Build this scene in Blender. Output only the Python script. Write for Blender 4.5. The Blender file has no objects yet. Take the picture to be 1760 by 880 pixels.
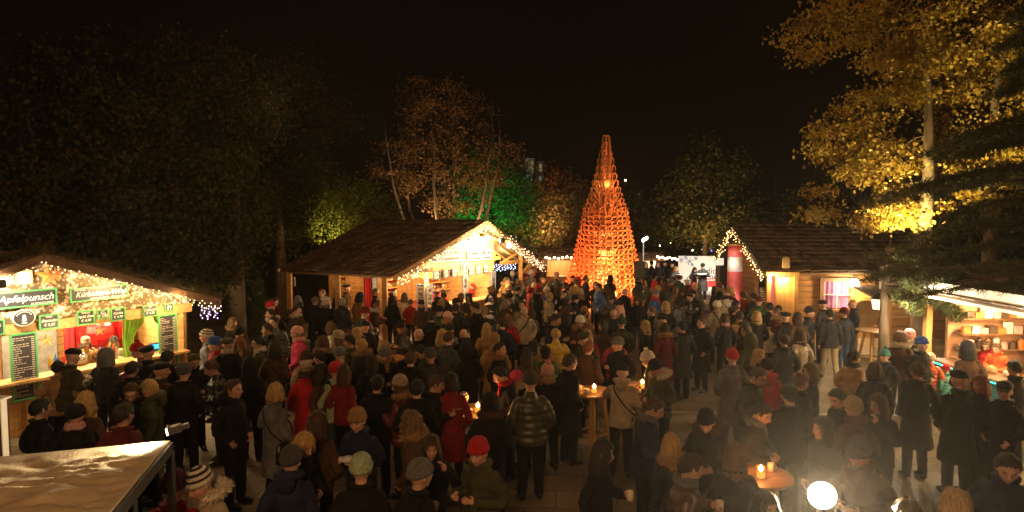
import bpy, math, random
import numpy as np
from mathutils import Vector, Matrix, Euler, noise
R = math.radians
rng = random.Random(11)
nrg = np.random.default_rng(5)
scene = bpy.context.scene
COL = scene.collection

# ------------------------------------------------------------ camera
CAM_H, FPX, TH = 4.2, 1100.0, math.atan(68/1100)
cam_data = bpy.data.cameras.new('camera')
cam_data.sensor_width = 36.0
cam_data.lens = 36.0*FPX/1760
cam_data.clip_start, cam_data.clip_end = 0.1, 600
cam = bpy.data.objects.new('camera', cam_data)
cam.location = (0, 0, CAM_H)
cam.rotation_euler = (math.pi/2-TH, 0, 0)
COL.objects.link(cam)
scene.camera = cam
FW, UPV = Vector((0, math.cos(TH), -math.sin(TH))), Vector((0, math.sin(TH), math.cos(TH)))
def ray(px, py):
    return FW + Vector((1, 0, 0))*((px-880)/FPX) + UPV*((440-py)/FPX)
def PZ(px, py, z):
    d = ray(px, py); t = (z-CAM_H)/d.z
    return Vector((0, 0, CAM_H)) + d*t
def PYd(px, py, Y):
    d = ray(px, py); t = Y/d.y
    return Vector((0, 0, CAM_H)) + d*t
def PPL(px, py, p0, n):
    d = ray(px, py); t = (Vector(p0)-Vector((0, 0, CAM_H))).dot(Vector(n))/d.dot(Vector(n))
    return Vector((0, 0, CAM_H)) + d*t

# ------------------------------------------------------------ materials
MATS = {}
def newmat(name):
    m = bpy.data.materials.new(name); m.use_nodes = True
    nt = m.node_tree; nt.nodes.clear()
    out = nt.nodes.new('ShaderNodeOutputMaterial')
    return m, nt, out
def N(nt, t, **kw):
    n = nt.nodes.new(t)
    for k, v in kw.items():
        if k.startswith('i_'):
            n.inputs[int(k[2:]) if k[2:].isdigit() else k[2:].replace('_', ' ')].default_value = v
        else:
            setattr(n, k, v)
    return n
def pmat(name, col, rough=.8, var=.25, scale=8, bump=.2, bscale=60, metallic=0, coat=0, stretch=None, sheen=0, spec=.5):
    """principled material with noise colour variation and bump"""
    if name in MATS: return MATS[name]
    m, nt, out = newmat(name)
    L = nt.links.new
    b = N(nt, 'ShaderNodeBsdfPrincipled')
    tc = N(nt, 'ShaderNodeTexCoord')
    mp = N(nt, 'ShaderNodeMapping')
    if stretch: mp.inputs['Scale'].default_value = stretch
    L(tc.outputs['Object'], mp.inputs[0])
    nz = N(nt, 'ShaderNodeTexNoise'); nz.inputs['Scale'].default_value = scale; nz.inputs['Detail'].default_value = 5
    L(mp.outputs[0], nz.inputs['Vector'])
    rp = N(nt, 'ShaderNodeValToRGB')
    c = Vector(col[:3])
    rp.color_ramp.elements[0].position = .3; rp.color_ramp.elements[1].position = .7
    rp.color_ramp.elements[0].color = (*(c*(1-var)), 1); rp.color_ramp.elements[1].color = (*[min(1, x) for x in c*(1+var)], 1)
    L(nz.outputs[0], rp.inputs[0]); L(rp.outputs[0], b.inputs['Base Color'])
    b.inputs['Roughness'].default_value = rough; b.inputs['Metallic'].default_value = metallic
    b.inputs['Specular IOR Level'].default_value = spec
    if sheen: b.inputs['Sheen Weight'].default_value = sheen
    if coat: b.inputs['Coat Weight'].default_value = coat
    if bump:
        n2 = N(nt, 'ShaderNodeTexNoise'); n2.inputs['Scale'].default_value = bscale; n2.inputs['Detail'].default_value = 3
        L(mp.outputs[0], n2.inputs['Vector'])
        bp = N(nt, 'ShaderNodeBump'); bp.inputs['Strength'].default_value = bump; bp.inputs['Distance'].default_value = .02
        L(n2.outputs[0], bp.inputs['Height']); L(bp.outputs[0], b.inputs['Normal'])
    L(b.outputs[0], out.inputs[0])
    MATS[name] = m
    return m
def wood(name, col, rough=.65, axis=0, var=.45):
    s = [14, 14, 14]; s[axis] = .8
    return pmat(name, col, rough, var, 1.0, .25, 3.0, stretch=tuple(s))
def emit(name, col, strength, sample=True):
    if name in MATS: return MATS[name]
    m, nt, out = newmat(name)
    e = N(nt, 'ShaderNodeEmission'); e.inputs[0].default_value = (*col, 1); e.inputs[1].default_value = strength
    nt.links.new(e.outputs[0], out.inputs[0])
    if not sample: m.cycles.emission_sampling = 'NONE'
    MATS[name] = m
    return m
def glassmat(name, col=(.9, .9, .9)):
    if name in MATS: return MATS[name]
    m, nt, out = newmat(name)
    b = N(nt, 'ShaderNodeBsdfPrincipled'); b.inputs['Base Color'].default_value = (*col, 1)
    b.inputs['Roughness'].default_value = .05; b.inputs['Transmission Weight'].default_value = .85
    nt.links.new(b.outputs[0], out.inputs[0]); MATS[name] = m
    return m
def leafmat(name, cols, trans=.45, rough=.55):
    if name in MATS: return MATS[name]
    m, nt, out = newmat(name); L = nt.links.new
    g = N(nt, 'ShaderNodeNewGeometry')
    rp = N(nt, 'ShaderNodeValToRGB')
    els = rp.color_ramp.elements
    els[0].position = 0; els[0].color = (*cols[0], 1); els[1].position = 1; els[1].color = (*cols[-1], 1)
    for i, c in enumerate(cols[1:-1]):
        e = els.new((i+1)/(len(cols)-1)); e.color = (*c, 1)
    L(g.outputs['Random Per Island'], rp.inputs[0])
    b = N(nt, 'ShaderNodeBsdfPrincipled'); b.inputs['Roughness'].default_value = rough; b.inputs['Specular IOR Level'].default_value = .25
    t = N(nt, 'ShaderNodeBsdfTranslucent')
    mx = N(nt, 'ShaderNodeMixShader'); mx.inputs[0].default_value = trans
    L(rp.outputs[0], b.inputs['Base Color']); L(rp.outputs[0], t.inputs[0])
    L(b.outputs[0], mx.inputs[1]); L(t.outputs[0], mx.inputs[2]); L(mx.outputs[0], out.inputs[0])
    MATS[name] = m
    return m

# ------------------------------------------------------------ mesh builder
class MB:
    def __init__(s): s.v = []; s.f = []; s.m = []; s.cm = 0
    def add(s, vs, fs):
        o = len(s.v); s.v += [tuple(v) for v in vs]
        s.f += [tuple(i+o for i in f) for f in fs]; s.m += [s.cm]*len(fs); return s
    def box(s, c, d, M=None, bev=0):
        x, y, z = d[0]/2, d[1]/2, d[2]/2
        vs = [Vector((sx*x, sy*y, sz*z)) for sz in (-1, 1) for sy in (-1, 1) for sx in (-1, 1)]
        if M is not None: vs = [M @ v for v in vs]
        c = Vector(c); vs = [v+c for v in vs]
        return s.add(vs, [(0, 2, 3, 1), (4, 5, 7, 6), (0, 1, 5, 4), (2, 6, 7, 3), (0, 4, 6, 2), (1, 3, 7, 5)])
    def hexa(s, pts):
        """8 points: bottom 4 (ccw) then top 4"""
        return s.add(pts, [(3, 2, 1, 0), (4, 5, 6, 7), (0, 1, 5, 4), (1, 2, 6, 5), (2, 3, 7, 6), (3, 0, 4, 7)])
    def bar(s, a, b, w, h=None, up=(0, 0, 1)):
        a, b = Vector(a), Vector(b); h = h or w
        d = (b-a).normalized(); u = Vector(up)
        if abs(d.dot(u)) > .95: u = Vector((0, 1, 0))
        sd = d.cross(u).normalized()*w/2; u2 = sd.cross(d).normalized()*h/2
        return s.hexa([a-sd-u2, a+sd-u2, b+sd-u2, b-sd-u2, a-sd+u2, a+sd+u2, b+sd+u2, b-sd+u2])
    def loft(s, pts, rad, n=12, cap=True, fix=False, closed=False):
        """pts: centres; rad: r or (rx,ry); fix: frame fixed to X/Y"""
        pts = [Vector(p) for p in pts]; k = len(pts); rings = []
        pu = None
        for i, p in enumerate(pts):
            if fix: a, b = Vector((1, 0, 0)), Vector((0, 1, 0))
            else:
                if closed: d = pts[(i+1) % k]-pts[i-1]
                else: d = pts[min(i+1, k-1)]-pts[max(i-1, 0)]
                d.normalize()
                if pu is None:
                    pu = Vector((1, 0, 0)) if abs(d.x) < .8 else Vector((0, 1, 0))
                a = (pu - d*pu.dot(d)).normalized(); b = d.cross(a); pu = a
            r = rad[i] if isinstance(rad, (list, tuple)) else rad
            if not isinstance(r, (list, tuple)): r = (r, r)
            rings.append([p + a*(math.cos(2*math.pi*j/n)*r[0]) + b*(math.sin(2*math.pi*j/n)*r[1]) for j in range(n)])
        vs = [v for q in rings for v in q]; fs = []
        for i in range(k if closed else k-1):
            i2 = (i+1) % k
            for j in range(n):
                j2 = (j+1) % n
                fs.append((i*n+j, i*n+j2, i2*n+j2, i2*n+j))
        if cap and not closed:
            fs.append(tuple(range(n))[::-1]); fs.append(tuple((k-1)*n+j for j in range(n)))
        return s.add(vs, fs)
    def ell(s, c, r, M=None, nu=12, nv=8):
        if not isinstance(r, (tuple, list)): r = (r, r, r)
        vs = [Vector((0, 0, r[2]))]
        for i in range(1, nv):
            p = math.pi*i/nv
            for j in range(nu):
                a = 2*math.pi*j/nu
                vs.append(Vector((r[0]*math.sin(p)*math.cos(a), r[1]*math.sin(p)*math.sin(a), r[2]*math.cos(p))))
        vs.append(Vector((0, 0, -r[2])))
        if M is not None: vs = [M @ v for v in vs]
        c = Vector(c); vs = [v+c for v in vs]
        fs = [(0, 1+j, 1+(j+1) % nu) for j in range(nu)]
        for i in range(nv-2):
            for j in range(nu):
                a, b = 1+i*nu+j, 1+i*nu+(j+1) % nu
                fs.append((a, a+nu, b+nu, b))
        l = len(vs)-1; o = 1+(nv-2)*nu
        fs += [(l, o+(j+1) % nu, o+j) for j in range(nu)]
        return s.add(vs, fs)
    def lathe(s, prof, c=(0, 0, 0), n=20, cap=True):
        return s.loft([(c[0], c[1], c[2]+z) for r, z in prof], [r for r, z in prof], n, cap, fix=True)
    def xf(s, M):
        s.v = [tuple(M @ Vector(v)) for v in s.v]; return s
    def mesh(s, name='m', mats=(), smooth=True):
        me = bpy.data.meshes.new(name)
        me.from_pydata(s.v, [], s.f)
        for m in mats: me.materials.append(m)
        if len(mats) > 1: me.polygons.foreach_set('material_index', s.m)
        me.polygons.foreach_set('use_smooth', [smooth]*len(me.polygons))
        me.update(); return me
    def build(s, name, mats, parent=None, smooth=False):
        if not isinstance(mats, (list, tuple)): mats = [mats]
        return link(name, s.mesh(name, mats, smooth), parent)
def link(name, me, parent=None, mats=None):
    o = bpy.data.objects.new(name, me); COL.objects.link(o)
    if parent is not None: o.parent = parent
    if mats:
        for i, m in enumerate(mats):
            o.material_slots[i].link = 'OBJECT'; o.material_slots[i].material = m
    return o
def tag(o, label, cat, group=None, kind=None):
    o['label'] = label; o['category'] = cat
    if group: o['group'] = group
    if kind: o['kind'] = kind
    return o
def thing(name, label, cat, loc=(0, 0, 0), rz=0, group=None):
    o = bpy.data.objects.new(name, None); COL.objects.link(o)
    o.location = loc; o.rotation_euler = (0, 0, rz); o.empty_display_size = .2
    return tag(o, label, cat, group)
def struct(o): o['kind'] = 'structure'; return o
def modmesh(me, mods):
    o = bpy.data.objects.new('tmp', me); COL.objects.link(o)
    for t, kw in mods:
        m = o.modifiers.new('m', t)
        for k, v in kw.items(): setattr(m, k, v)
    dg = bpy.context.evaluated_depsgraph_get()
    r = bpy.data.meshes.new_from_object(o.evaluated_get(dg), depsgraph=dg)
    bpy.data.objects.remove(o); bpy.data.meshes.remove(me)
    return r
def text_mesh(txt, size, mat, extrude=.004, shear=0, align='CENTER', bold=0.0):
    cu = bpy.data.curves.new('t', 'FONT'); cu.body = txt; cu.size = size; cu.extrude = extrude
    cu.shear = shear; cu.align_x = align; cu.align_y = 'CENTER'; cu.offset = bold; cu.resolution_u = 3
    o = bpy.data.objects.new('tmp', cu); COL.objects.link(o)
    dg = bpy.context.evaluated_depsgraph_get()
    me = bpy.data.meshes.new_from_object(o.evaluated_get(dg), depsgraph=dg)
    bpy.data.objects.remove(o); bpy.data.curves.remove(cu)
    me.materials.clear(); me.materials.append(mat)
    return me
def plight(name, loc, power, col=(1, .75, .42), rad=.08, typ='POINT', target=None, size=None, blend=.5):
    l = bpy.data.lights.new(name, typ); l.energy = power; l.color = col
    if typ != 'AREA': l.shadow_soft_size = rad
    o = bpy.data.objects.new(name, l); COL.objects.link(o); o.location = loc
    if typ == 'SPOT': l.spot_size = R(size or 70); l.spot_blend = blend
    if typ == 'AREA': l.size = size or 1
    if target is not None:
        o.rotation_euler = (Vector(target)-Vector(loc)).to_track_quat('-Z', 'Y').to_euler()
    return o
# ------------------------------------------------------------ people
COLS = dict(black=(.008, .007, .007), navy=(.015, .02, .045), charcoal=(.028, .027, .03), grey=(.13, .13, .13), olive=(.055, .055, .025),
            brown=(.07, .035, .018), camel=(.28, .16, .06), beige=(.38, .3, .2), cream=(.62, .56, .44), red=(.42, .015, .02), darkred=(.2, .012, .015),
            maroon=(.11, .015, .015), pink=(.6, .05, .13), orange=(.55, .1, .03), blue=(.04, .09, .3), white=(.68, .68, .66), khaki=(.3, .23, .13),
            green=(.04, .09, .04), teal=(.08, .3, .28), denim=(.05, .08, .15), purple=(.13, .03, .07), lightgreen=(.33, .42, .27), yellow=(.6, .4, .05),
            rose=(.6, .3, .27), darkgrey=(.06, .06, .06), tan=(.36, .22, .1))
HAIRC = dict(black=(.008, .006, .005), darkbrown=(.022, .012, .007), brown=(.06, .03, .013), lightbrown=(.14, .08, .035), blonde=(.42, .26, .09),
             ginger=(.2, .07, .02), greyhair=(.28, .27, .25))
def cloth_mat(c, kind='coat'):
    n = f'{kind}_{c}'
    if kind == 'puffer': return pmat(n, COLS[c], .38, .2, 5, .3, 25, spec=.5)
    if kind == 'knit': return pmat(n, COLS[c], .95, .3, 40, .8, 110, sheen=.05, spec=.2)
    if kind == 'fur': return pmat(n, COLS[c], .9, .5, 60, .5, 150)
    return pmat(n, COLS[c], .85, .35, 6, .5, 45, sheen=.0, spec=.25)
def hair_mat(c):
    n = f'hair_{c}'
    if n in MATS: return MATS[n]
    m = pmat(n, HAIRC[c], .6, .5, 60, .6, 60, stretch=(1, 1, .12), spec=.45)
    return m
def skin_mat(tone):
    n = f'skin_{tone}'
    if n in MATS: return MATS[n]
    base = [(.56, .32, .22), (.62, .38, .28), (.48, .27, .18)][tone]
    m, nt, out = newmat(n); L = nt.links.new
    b = N(nt, 'ShaderNodeBsdfPrincipled'); b.inputs['Roughness'].default_value = .5
    b.inputs['Subsurface Weight'].default_value = 0
    at = N(nt, 'ShaderNodeAttribute', attribute_name='hc')
    sx = N(nt, 'ShaderNodeSeparateXYZ'); L(at.outputs['Vector'], sx.inputs[0])
    def M(op, a, c=None):
        q = N(nt, 'ShaderNodeMath', operation=op)
        for i, x in enumerate((a, c)):
            if x is None: continue
            if isinstance(x, (int, float)): q.inputs[i].default_value = x
            else: L(x, q.inputs[i])
        return q.outputs[0]
    X = M('ABSOLUTE', sx.outputs[0]); Z = sx.outputs[2]
    front = M('LESS_THAN', sx.outputs[1], -.045)
    def ellip(cx, cz, rx, rz, soft=.35):
        dx = M('DIVIDE', M('SUBTRACT', X, cx), rx); dz = M('DIVIDE', M('SUBTRACT', Z, cz), rz)
        d = M('ADD', M('MULTIPLY', dx, dx), M('MULTIPLY', dz, dz))
        mr = N(nt, 'ShaderNodeMapRange'); L(d, mr.inputs[0])
        mr.inputs[1].default_value = 1-soft; mr.inputs[2].default_value = 1+soft; mr.inputs[3].default_value = 1; mr.inputs[4].default_value = 0
        return M('MULTIPLY', mr.outputs[0], front)
    nz = N(nt, 'ShaderNodeTexNoise'); nz.inputs['Scale'].default_value = 25; tc = N(nt, 'ShaderNodeTexCoord'); L(tc.outputs['Object'], nz.inputs['Vector'])
    rp = N(nt, 'ShaderNodeValToRGB'); c = Vector(base)
    rp.color_ramp.elements[0].color = (*(c*.85), 1); rp.color_ramp.elements[1].color = (*(c*1.12), 1); L(nz.outputs[0], rp.inputs[0])
    cur = rp.outputs[0]
    def over(mask, col):
        nonlocal cur
        mx = N(nt, 'ShaderNodeMix', data_type='RGBA'); L(mask, mx.inputs[0]); L(cur, mx.inputs[6]); mx.inputs[7].default_value = (*col, 1)
        cur = mx.outputs[2]
    over(ellip(.05, -.03, .022, .02, .9), (base[0]*1.05, base[1]*.75, base[2]*.75))
    over(ellip(.031, .012, .018, .011), (base[0]*.45, base[1]*.4, base[2]*.4))  # eye socket shade put into the skin colour
    over(ellip(.031, .011, .0125, .006), (.55, .53, .5))
    over(ellip(.031, .011, .0055, .006), (.02, .012, .008))
    over(ellip(.032, .031, .019, .0045), (.05, .03, .018))
    over(ellip(0, -.056, .023, .0075), (.36, .1, .08))
    L(cur, b.inputs['Base Color']); L(b.outputs[0], out.inputs[0])
    MATS[n] = m
    return m

ARMS = dict(
    down=((.225, .03, 1.12), (.24, -.05, .87), (0, -.15, -1), .5),
    pocket=((.252, .065, 1.13), (.20, -.09, .965), (-.5, -.5, -.8), .9),
    hold=((.26, 0, 1.14), (.13, -.26, 1.19), (-.55, -.7, .25), 1.1),
    holdlow=((.255, 0, 1.13), (.12, -.24, 1.07), (-.75, -.6, 0), .8),
    mouth=((.28, -.13, 1.19), (.10, -.25, 1.40), (-.35, .1, .9), .9),
    phone=((.24, -.02, 1.13), (.07, -.28, 1.22), (-.3, -.6, .6), 1.0),
    point=((.27, -.18, 1.24), (.22, -.3, 1.46), (0, -.25, 1), .1),
    reach=((.27, -.2, 1.22), (.24, -.45, 1.16), (0, -1, 0), .3),
    book=((.25, -.05, 1.17), (.12, -.32, 1.25), (-.4, -.9, .1), .5))
POSES = dict(  # (left(+x) arm, right(-x) arm, head yaw, pitch, lean, stride)
    A=('down', 'down', 0, -2, 0, 0), B=('hold', 'pocket', 25, 8, 0, .03), C=('pocket', 'hold', -30, 6, .01, 0),
    D=('holdlow', 'holdlow', 0, 26, .03, 0), E=('mouth', 'holdlow', -12, 12, .02, 0), F=('pocket', 'pocket', 38, 0, 0, .02),
    G=('phone', 'phone', 5, 32, .04, 0), H=('pocket', 'point', -20, 0, 0, 0), I=('reach', 'hold', 0, 12, .06, .05),
    J=('book', 'book', 0, 16, 0, 0), K=('down', 'pocket', -42, 4, 0, .04), L=('hold', 'hold', 12, 14, .02, 0),
    W=('down', 'down', 0, 4, .04, .2), X=('pocket', 'pocket', 0, 3, 0, 0))
def lean_pt(p, lean):
    p = Vector(p)
    if p.z > .95: p = p + Vector((0, -(p.z-.95)**1.2*lean*4, 0))
    return p
def head_matrix(pose):
    _, _, yaw, pitch, lean, _ = POSES[pose]
    return Matrix.Translation(lean_pt((0, -.005, 1.50), lean)) @ Matrix.Rotation(R(yaw), 4, 'Z') @ Matrix.Rotation(R(pitch), 4, 'X') @ Matrix.Translation((0, -.02, .105)) @ Matrix.Scale(1.09, 4)
def arm_pts(pose, side):
    la, ra, *_ , lean, _s = POSES[pose]
    a = ARMS[la if side > 0 else ra]
    S = Vector((.152*side, .01, 1.372)); E, W, D = [Vector((p[0]*side, p[1], p[2])) for p in a[:3]]
    return lean_pt(S, lean), lean_pt(E, lean), lean_pt(W, lean), D.normalized(), a[3]
def leg_pts(pose, side):
    st = POSES[pose][5]
    if st > .1: off = -st if side > 0 else st
    else: off = st*side
    H = Vector((.085*side, 0, .93)); K = Vector((.1*side, off*.4-.015, .5)); A = Vector((.115*side, off+.01, .09))
    return H, K, A
def smooth_path(pts, k=4):
    out = []
    P = [Vector(p) for p in pts]; P = [P[0]*2-P[1]]+P+[P[-1]*2-P[-2]]
    for i in range(1, len(P)-2):
        for j in range(k):
            t = j/k
            out.append(.5*((2*P[i])+(-P[i-1]+P[i+1])*t+(2*P[i-1]-5*P[i]+4*P[i+1]-P[i+2])*t*t+(-P[i-1]+3*P[i]-3*P[i+1]+P[i+2])*t**3))
    out.append(P[-2]); return out
def lerp_list(vals, n):
    out = []
    for i in range(n):
        t = i/(n-1)*(len(vals)-1); k = min(int(t), len(vals)-2); f = t-k
        out.append(vals[k]*(1-f)+vals[k+1]*f)
    return out
CACHE = {}
def cached(fn):
    def w(*a):
        k = (fn.__name__,)+a
        if k not in CACHE: CACHE[k] = fn(*a)
        return CACHE[k]
    return w
@cached
def body_mesh(pose):
    b = MB(); lean = POSES[pose][4]
    tor = [((0, .0, .88), (.15, .1)), ((0, 0, .98), (.155, .105)), ((0, 0, 1.1), (.13, .09)), ((0, 0, 1.25), (.14, .1)), ((0, 0, 1.34), (.14, .085)), ((0, .01, 1.43), (.075, .06))]
    b.loft([lean_pt(p, lean) for p, r in tor], [r for p, r in tor], 14, fix=True)
    HM = head_matrix(pose)
    nk = [lean_pt((0, .012, 1.42), lean), HM @ Vector((0, .025, -.07)), HM @ Vector((0, .02, .0))]
    b.loft(nk, [.058, .052, .05], 12)
    for s in (1, -1):
        S, E, W, D, curl = arm_pts(pose, s)
        p = smooth_path([S, E, W], 4); b.loft(p, lerp_list([.052, .047, .04, .036, .027], len(p)), 10)
        b.ell(S, .048)
        pc = W + D*.05
        q = D.to_track_quat('Z', 'Y').to_matrix()
        up = Vector((0, 0, 1)); side = D.cross(up)
        side = side.normalized() if side.length > .2 else Vector((0, 1, 0))
        b.loft([W-D*.02, W+D*.03, W+D*.085], [.024, .03, .03], 8)
        H, K, A = leg_pts(pose, s)
        p = smooth_path([H, K, A], 4); b.loft(p, lerp_list([.085, .07, .052, .05, .036], len(p)), 10)
        b.loft([A+Vector((0, .03, -.05)), A+Vector((0, -.05, -.055)), A+Vector((0, -.14, -.06))], [.035, .036, .026], 8)
    h = MB()
    h.ell((0, .012, .02), (.073, .092, .1), nu=18, nv=12)
    h.ell((0, -.012, -.035), (.056, .07, .072), nu=14, nv=10)
    h.ell((0, -.05, -.088), (.024, .026, .02))
    h.ell((.031, -.052, -.018), (.028, .026, .03)); h.ell((-.031, -.052, -.018), (.028, .026, .03))
    h.ell((0, -.068, .038), (.05, .018, .012))
    h.loft([(0, -.074, .028), (0, -.088, .004), (0, -.104, -.02), (0, -.098, -.03)], [.009, .011, .015, .013], 8)
    h.ell((0, -.082, -.05), (.02, .012, .006)); h.ell((0, -.079, -.062), (.018, .012, .007))
    for s in (1, -1):
        h.ell((.076*s, .012, -.004), (.01, .02, .033), Matrix.Rotation(R(-12*s), 3, 'Z'))
    h.xf(HM); b.add(h.v, h.f)
    me = modmesh(b.mesh(), [('REMESH', dict(mode='VOXEL', voxel_size=.0125, use_smooth_shade=True)), ('SMOOTH', dict(factor=.5, iterations=1))])
    # fingers grown on to the palms
    f = MB()
    for s in (1, -1):
        S, E, W, D, curl = arm_pts(pose, s)
        up = Vector((0, 0, 1)) if abs(D.z) < .8 else Vector((0, -1, 0))
        wid = D.cross(up).normalized(); pal = Vector((-s, 0, 0)) if abs(D.x) < .5 else Vector((0, -.2, -1)).normalized()
        if abs(D.z) < .8: wid = Vector((0, 0, 1)); wid = (wid-D*wid.dot(D)).normalized(); pal = D.cross(wid)*s; 
        else: pal = Vector((-s, 0, 0)); pal = (pal-D*pal.dot(D)).normalized(); wid = D.cross(pal).normalized()
        for k in range(4):
            o = W + D*.075 + wid*((k-1.5)*.018)
            ln = [.028, .033, .031, .024][k]; c = R(35*curl); pts = [o]; a = c*.4; d = D
            for j in range(3):
                d2 = D*math.cos(a)+pal*math.sin(a); pts.append(pts[-1]+d2*ln*(1-.18*j)); a += c
            f.loft(pts, [.0095, .009, .008, .006], 6)
        t0 = W + D*.02 + wid*.024
        f.loft([t0, t0+(D*.6+wid*.5+pal*.5).normalized()*.03, t0+(D*.7+wid*.15+pal*.9).normalized()*.055], [.012, .0105, .007], 6)
    bm_v = np.empty(len(me.vertices)*3, 'f'); me.vertices.foreach_get('co', bm_v)
    polys = [tuple(p.vertices) for p in me.polygons]
    allv = [tuple(x) for x in bm_v.reshape(-1, 3)]; o = len(allv)
    nm = bpy.data.meshes.new('body'); nm.from_pydata(allv+f.v, [], polys+[tuple(i+o for i in q) for q in f.f])
    bpy.data.meshes.remove(me)
    nm.polygons.foreach_set('use_smooth', [True]*len(nm.polygons))
    at = nm.attributes.new('hc', 'FLOAT_VECTOR', 'POINT')
    inv = np.array(HM.inverted()); co = np.array(allv+f.v); hc = co @ inv[:3, :3].T + inv[:3, 3]
    hc[np.linalg.norm(hc, axis=1) > .16] = (0, 5, 0)
    at.data.foreach_set('vector', hc.astype('f').ravel())
    nm.materials.append(skin_mat(0)); nm.update()
    return nm
@cached
def trouser_mesh(pose):
    b = MB()
    for s in (1, -1):
        H, K, A = leg_pts(pose, s)
        p = smooth_path([H+Vector((0, 0, .02)), K, A+Vector((0, 0, -.01))], 8)
        r = lerp_list([.1, .088, .072, .068, .06], len(p))
        r = [x*(1+.05*math.sin(i*2.3+s)*(i/len(p))) for i, x in enumerate(r)]
        b.loft(p, r, 12)
    b.loft([(0, 0, .84), (0, 0, .9), (0, 0, 1.0), (0, 0, 1.05)], [(.12, .09), (.175, .12), (.165, .115), (.15, .105)], 14, fix=True)
    return b.mesh('trousers', [cloth_mat('black')])
@cached
def shoe_mesh(pose, s):
    H, K, A = leg_pts(pose, s); b = MB(); x, y = A.x, A.y
    b.loft([(x, y+.06, .045), (x, y+.03, .06), (x, y-.04, .055), (x, y-.12, .045), (x, y-.18, .032)], [(.03, .04), (.042, .06), (.045, .052), (.048, .042), (.03, .026)], 10)
    b.loft([(x, y, .05), (x, y, .13)], [.05, .048], 10)
    return b.mesh('shoe', [cloth_mat('black', 'puffer')])
@cached
def coat_mesh(pose, style):
    b = MB(); lean = POSES[pose][4]
    hem = dict(J=.80, P=.78, L=.48, C=.3)[style]
    z0, zs = hem, [hem]
    k = 22
    secs = []
    for i in range(k+1):
        z = hem + (1.44-hem)*i/k
        if z < .95: rx = .185+.06*(.95-z)/.5*(1 if style in 'LC' else .3); ry = .14+.05*(.95-z)/.5*(1 if style in 'LC' else .2)
        elif z < 1.12: t = (z-.95)/.17; rx = .185-.02*t; ry = .14-.008*t
        elif z < 1.30: t = (z-1.12)/.18; rx = .165+.015*t; ry = .132+.003*t
        else: t = (z-1.30)/.14; rx = .18-.095*t**1.6; ry = .135-.055*t
        if style == 'P':
            w = abs(math.sin(z*math.pi/.1))**.7; rx += .0+.03*w*(z < 1.38); ry += .0+.03*w*(z < 1.38)
        if style == 'C': rx += .06*(1.44-z); ry += .04*(1.44-z)
        secs.append((lean_pt((0, 0, z), lean), (rx, ry)))
    b.loft([s[0] for s in secs], [s[1] for s in secs], 20, fix=True)
    HM = head_matrix(pose)
    nb = lean_pt((0, .012, 1.44), lean)
    if style in 'JL':   # turned-down collar
        b.loft([nb+Vector((math.sin(R(q))*.088, -math.cos(R(q))*.092, .012+.018*(1-math.cos(R(q))))) for q in range(25, 336, 18)], [(.03, .016)]*18, 8)
    b.bar(lean_pt((0, -.128, 1.34), lean), lean_pt((0, -.15, hem+.08), 0) if lean == 0 else lean_pt((0, -.15, 1.0), lean), .05, .03)
    b.loft([nb-Vector((0, 0, .03)), nb+Vector((0, .004, .02)), nb+Vector((0, .006, .06))], [(.1, .085), (.076, .078), (.072, .076)], 14, fix=True)
    for s in (1, -1):
        S, E, W, D, c = arm_pts(pose, s)
        p = smooth_path([S, E, W+(W-E)*.08], 8)
        r = lerp_list([.066, .066, .062, .058, .05], len(p))
        if style == 'P': r = [x-.004+.022*abs(math.sin(i*math.pi/2.5)) for i, x in enumerate(r)]
        elif style == 'C': r = [x+.03 for x in r]
        else: r = [x+.005*math.sin(i*2.1) for i, x in enumerate(r)]
        b.loft(p, r, 12); b.ell(S+Vector((0, 0, -.005)), (.066, .072, .062))
    me = modmesh(b.mesh(), [('REMESH', dict(mode='VOXEL', voxel_size=.0165, use_smooth_shade=True)), ('SMOOTH', dict(factor=.5, iterations=1))])
    tex = bpy.data.textures.get('wr') or bpy.data.textures.new('wr', 'CLOUDS')
    tex.noise_scale = .11; tex.noise_depth = 3
    if style != 'P': me = modmesh(me, [('DISPLACE', dict(texture=tex, strength=.035, mid_level=.5, texture_coords='LOCAL'))])
    else: me = modmesh(me, [('DISPLACE', dict(texture=tex, strength=.02, mid_level=.5, texture_coords='LOCAL'))])
    me.materials.clear(); me.materials.append(cloth_mat('black'))
    me.polygons.foreach_set('use_smooth', [True]*len(me.polygons))
    return me
def cyc(u): return abs(((u+180) % 360)-180)
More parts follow.
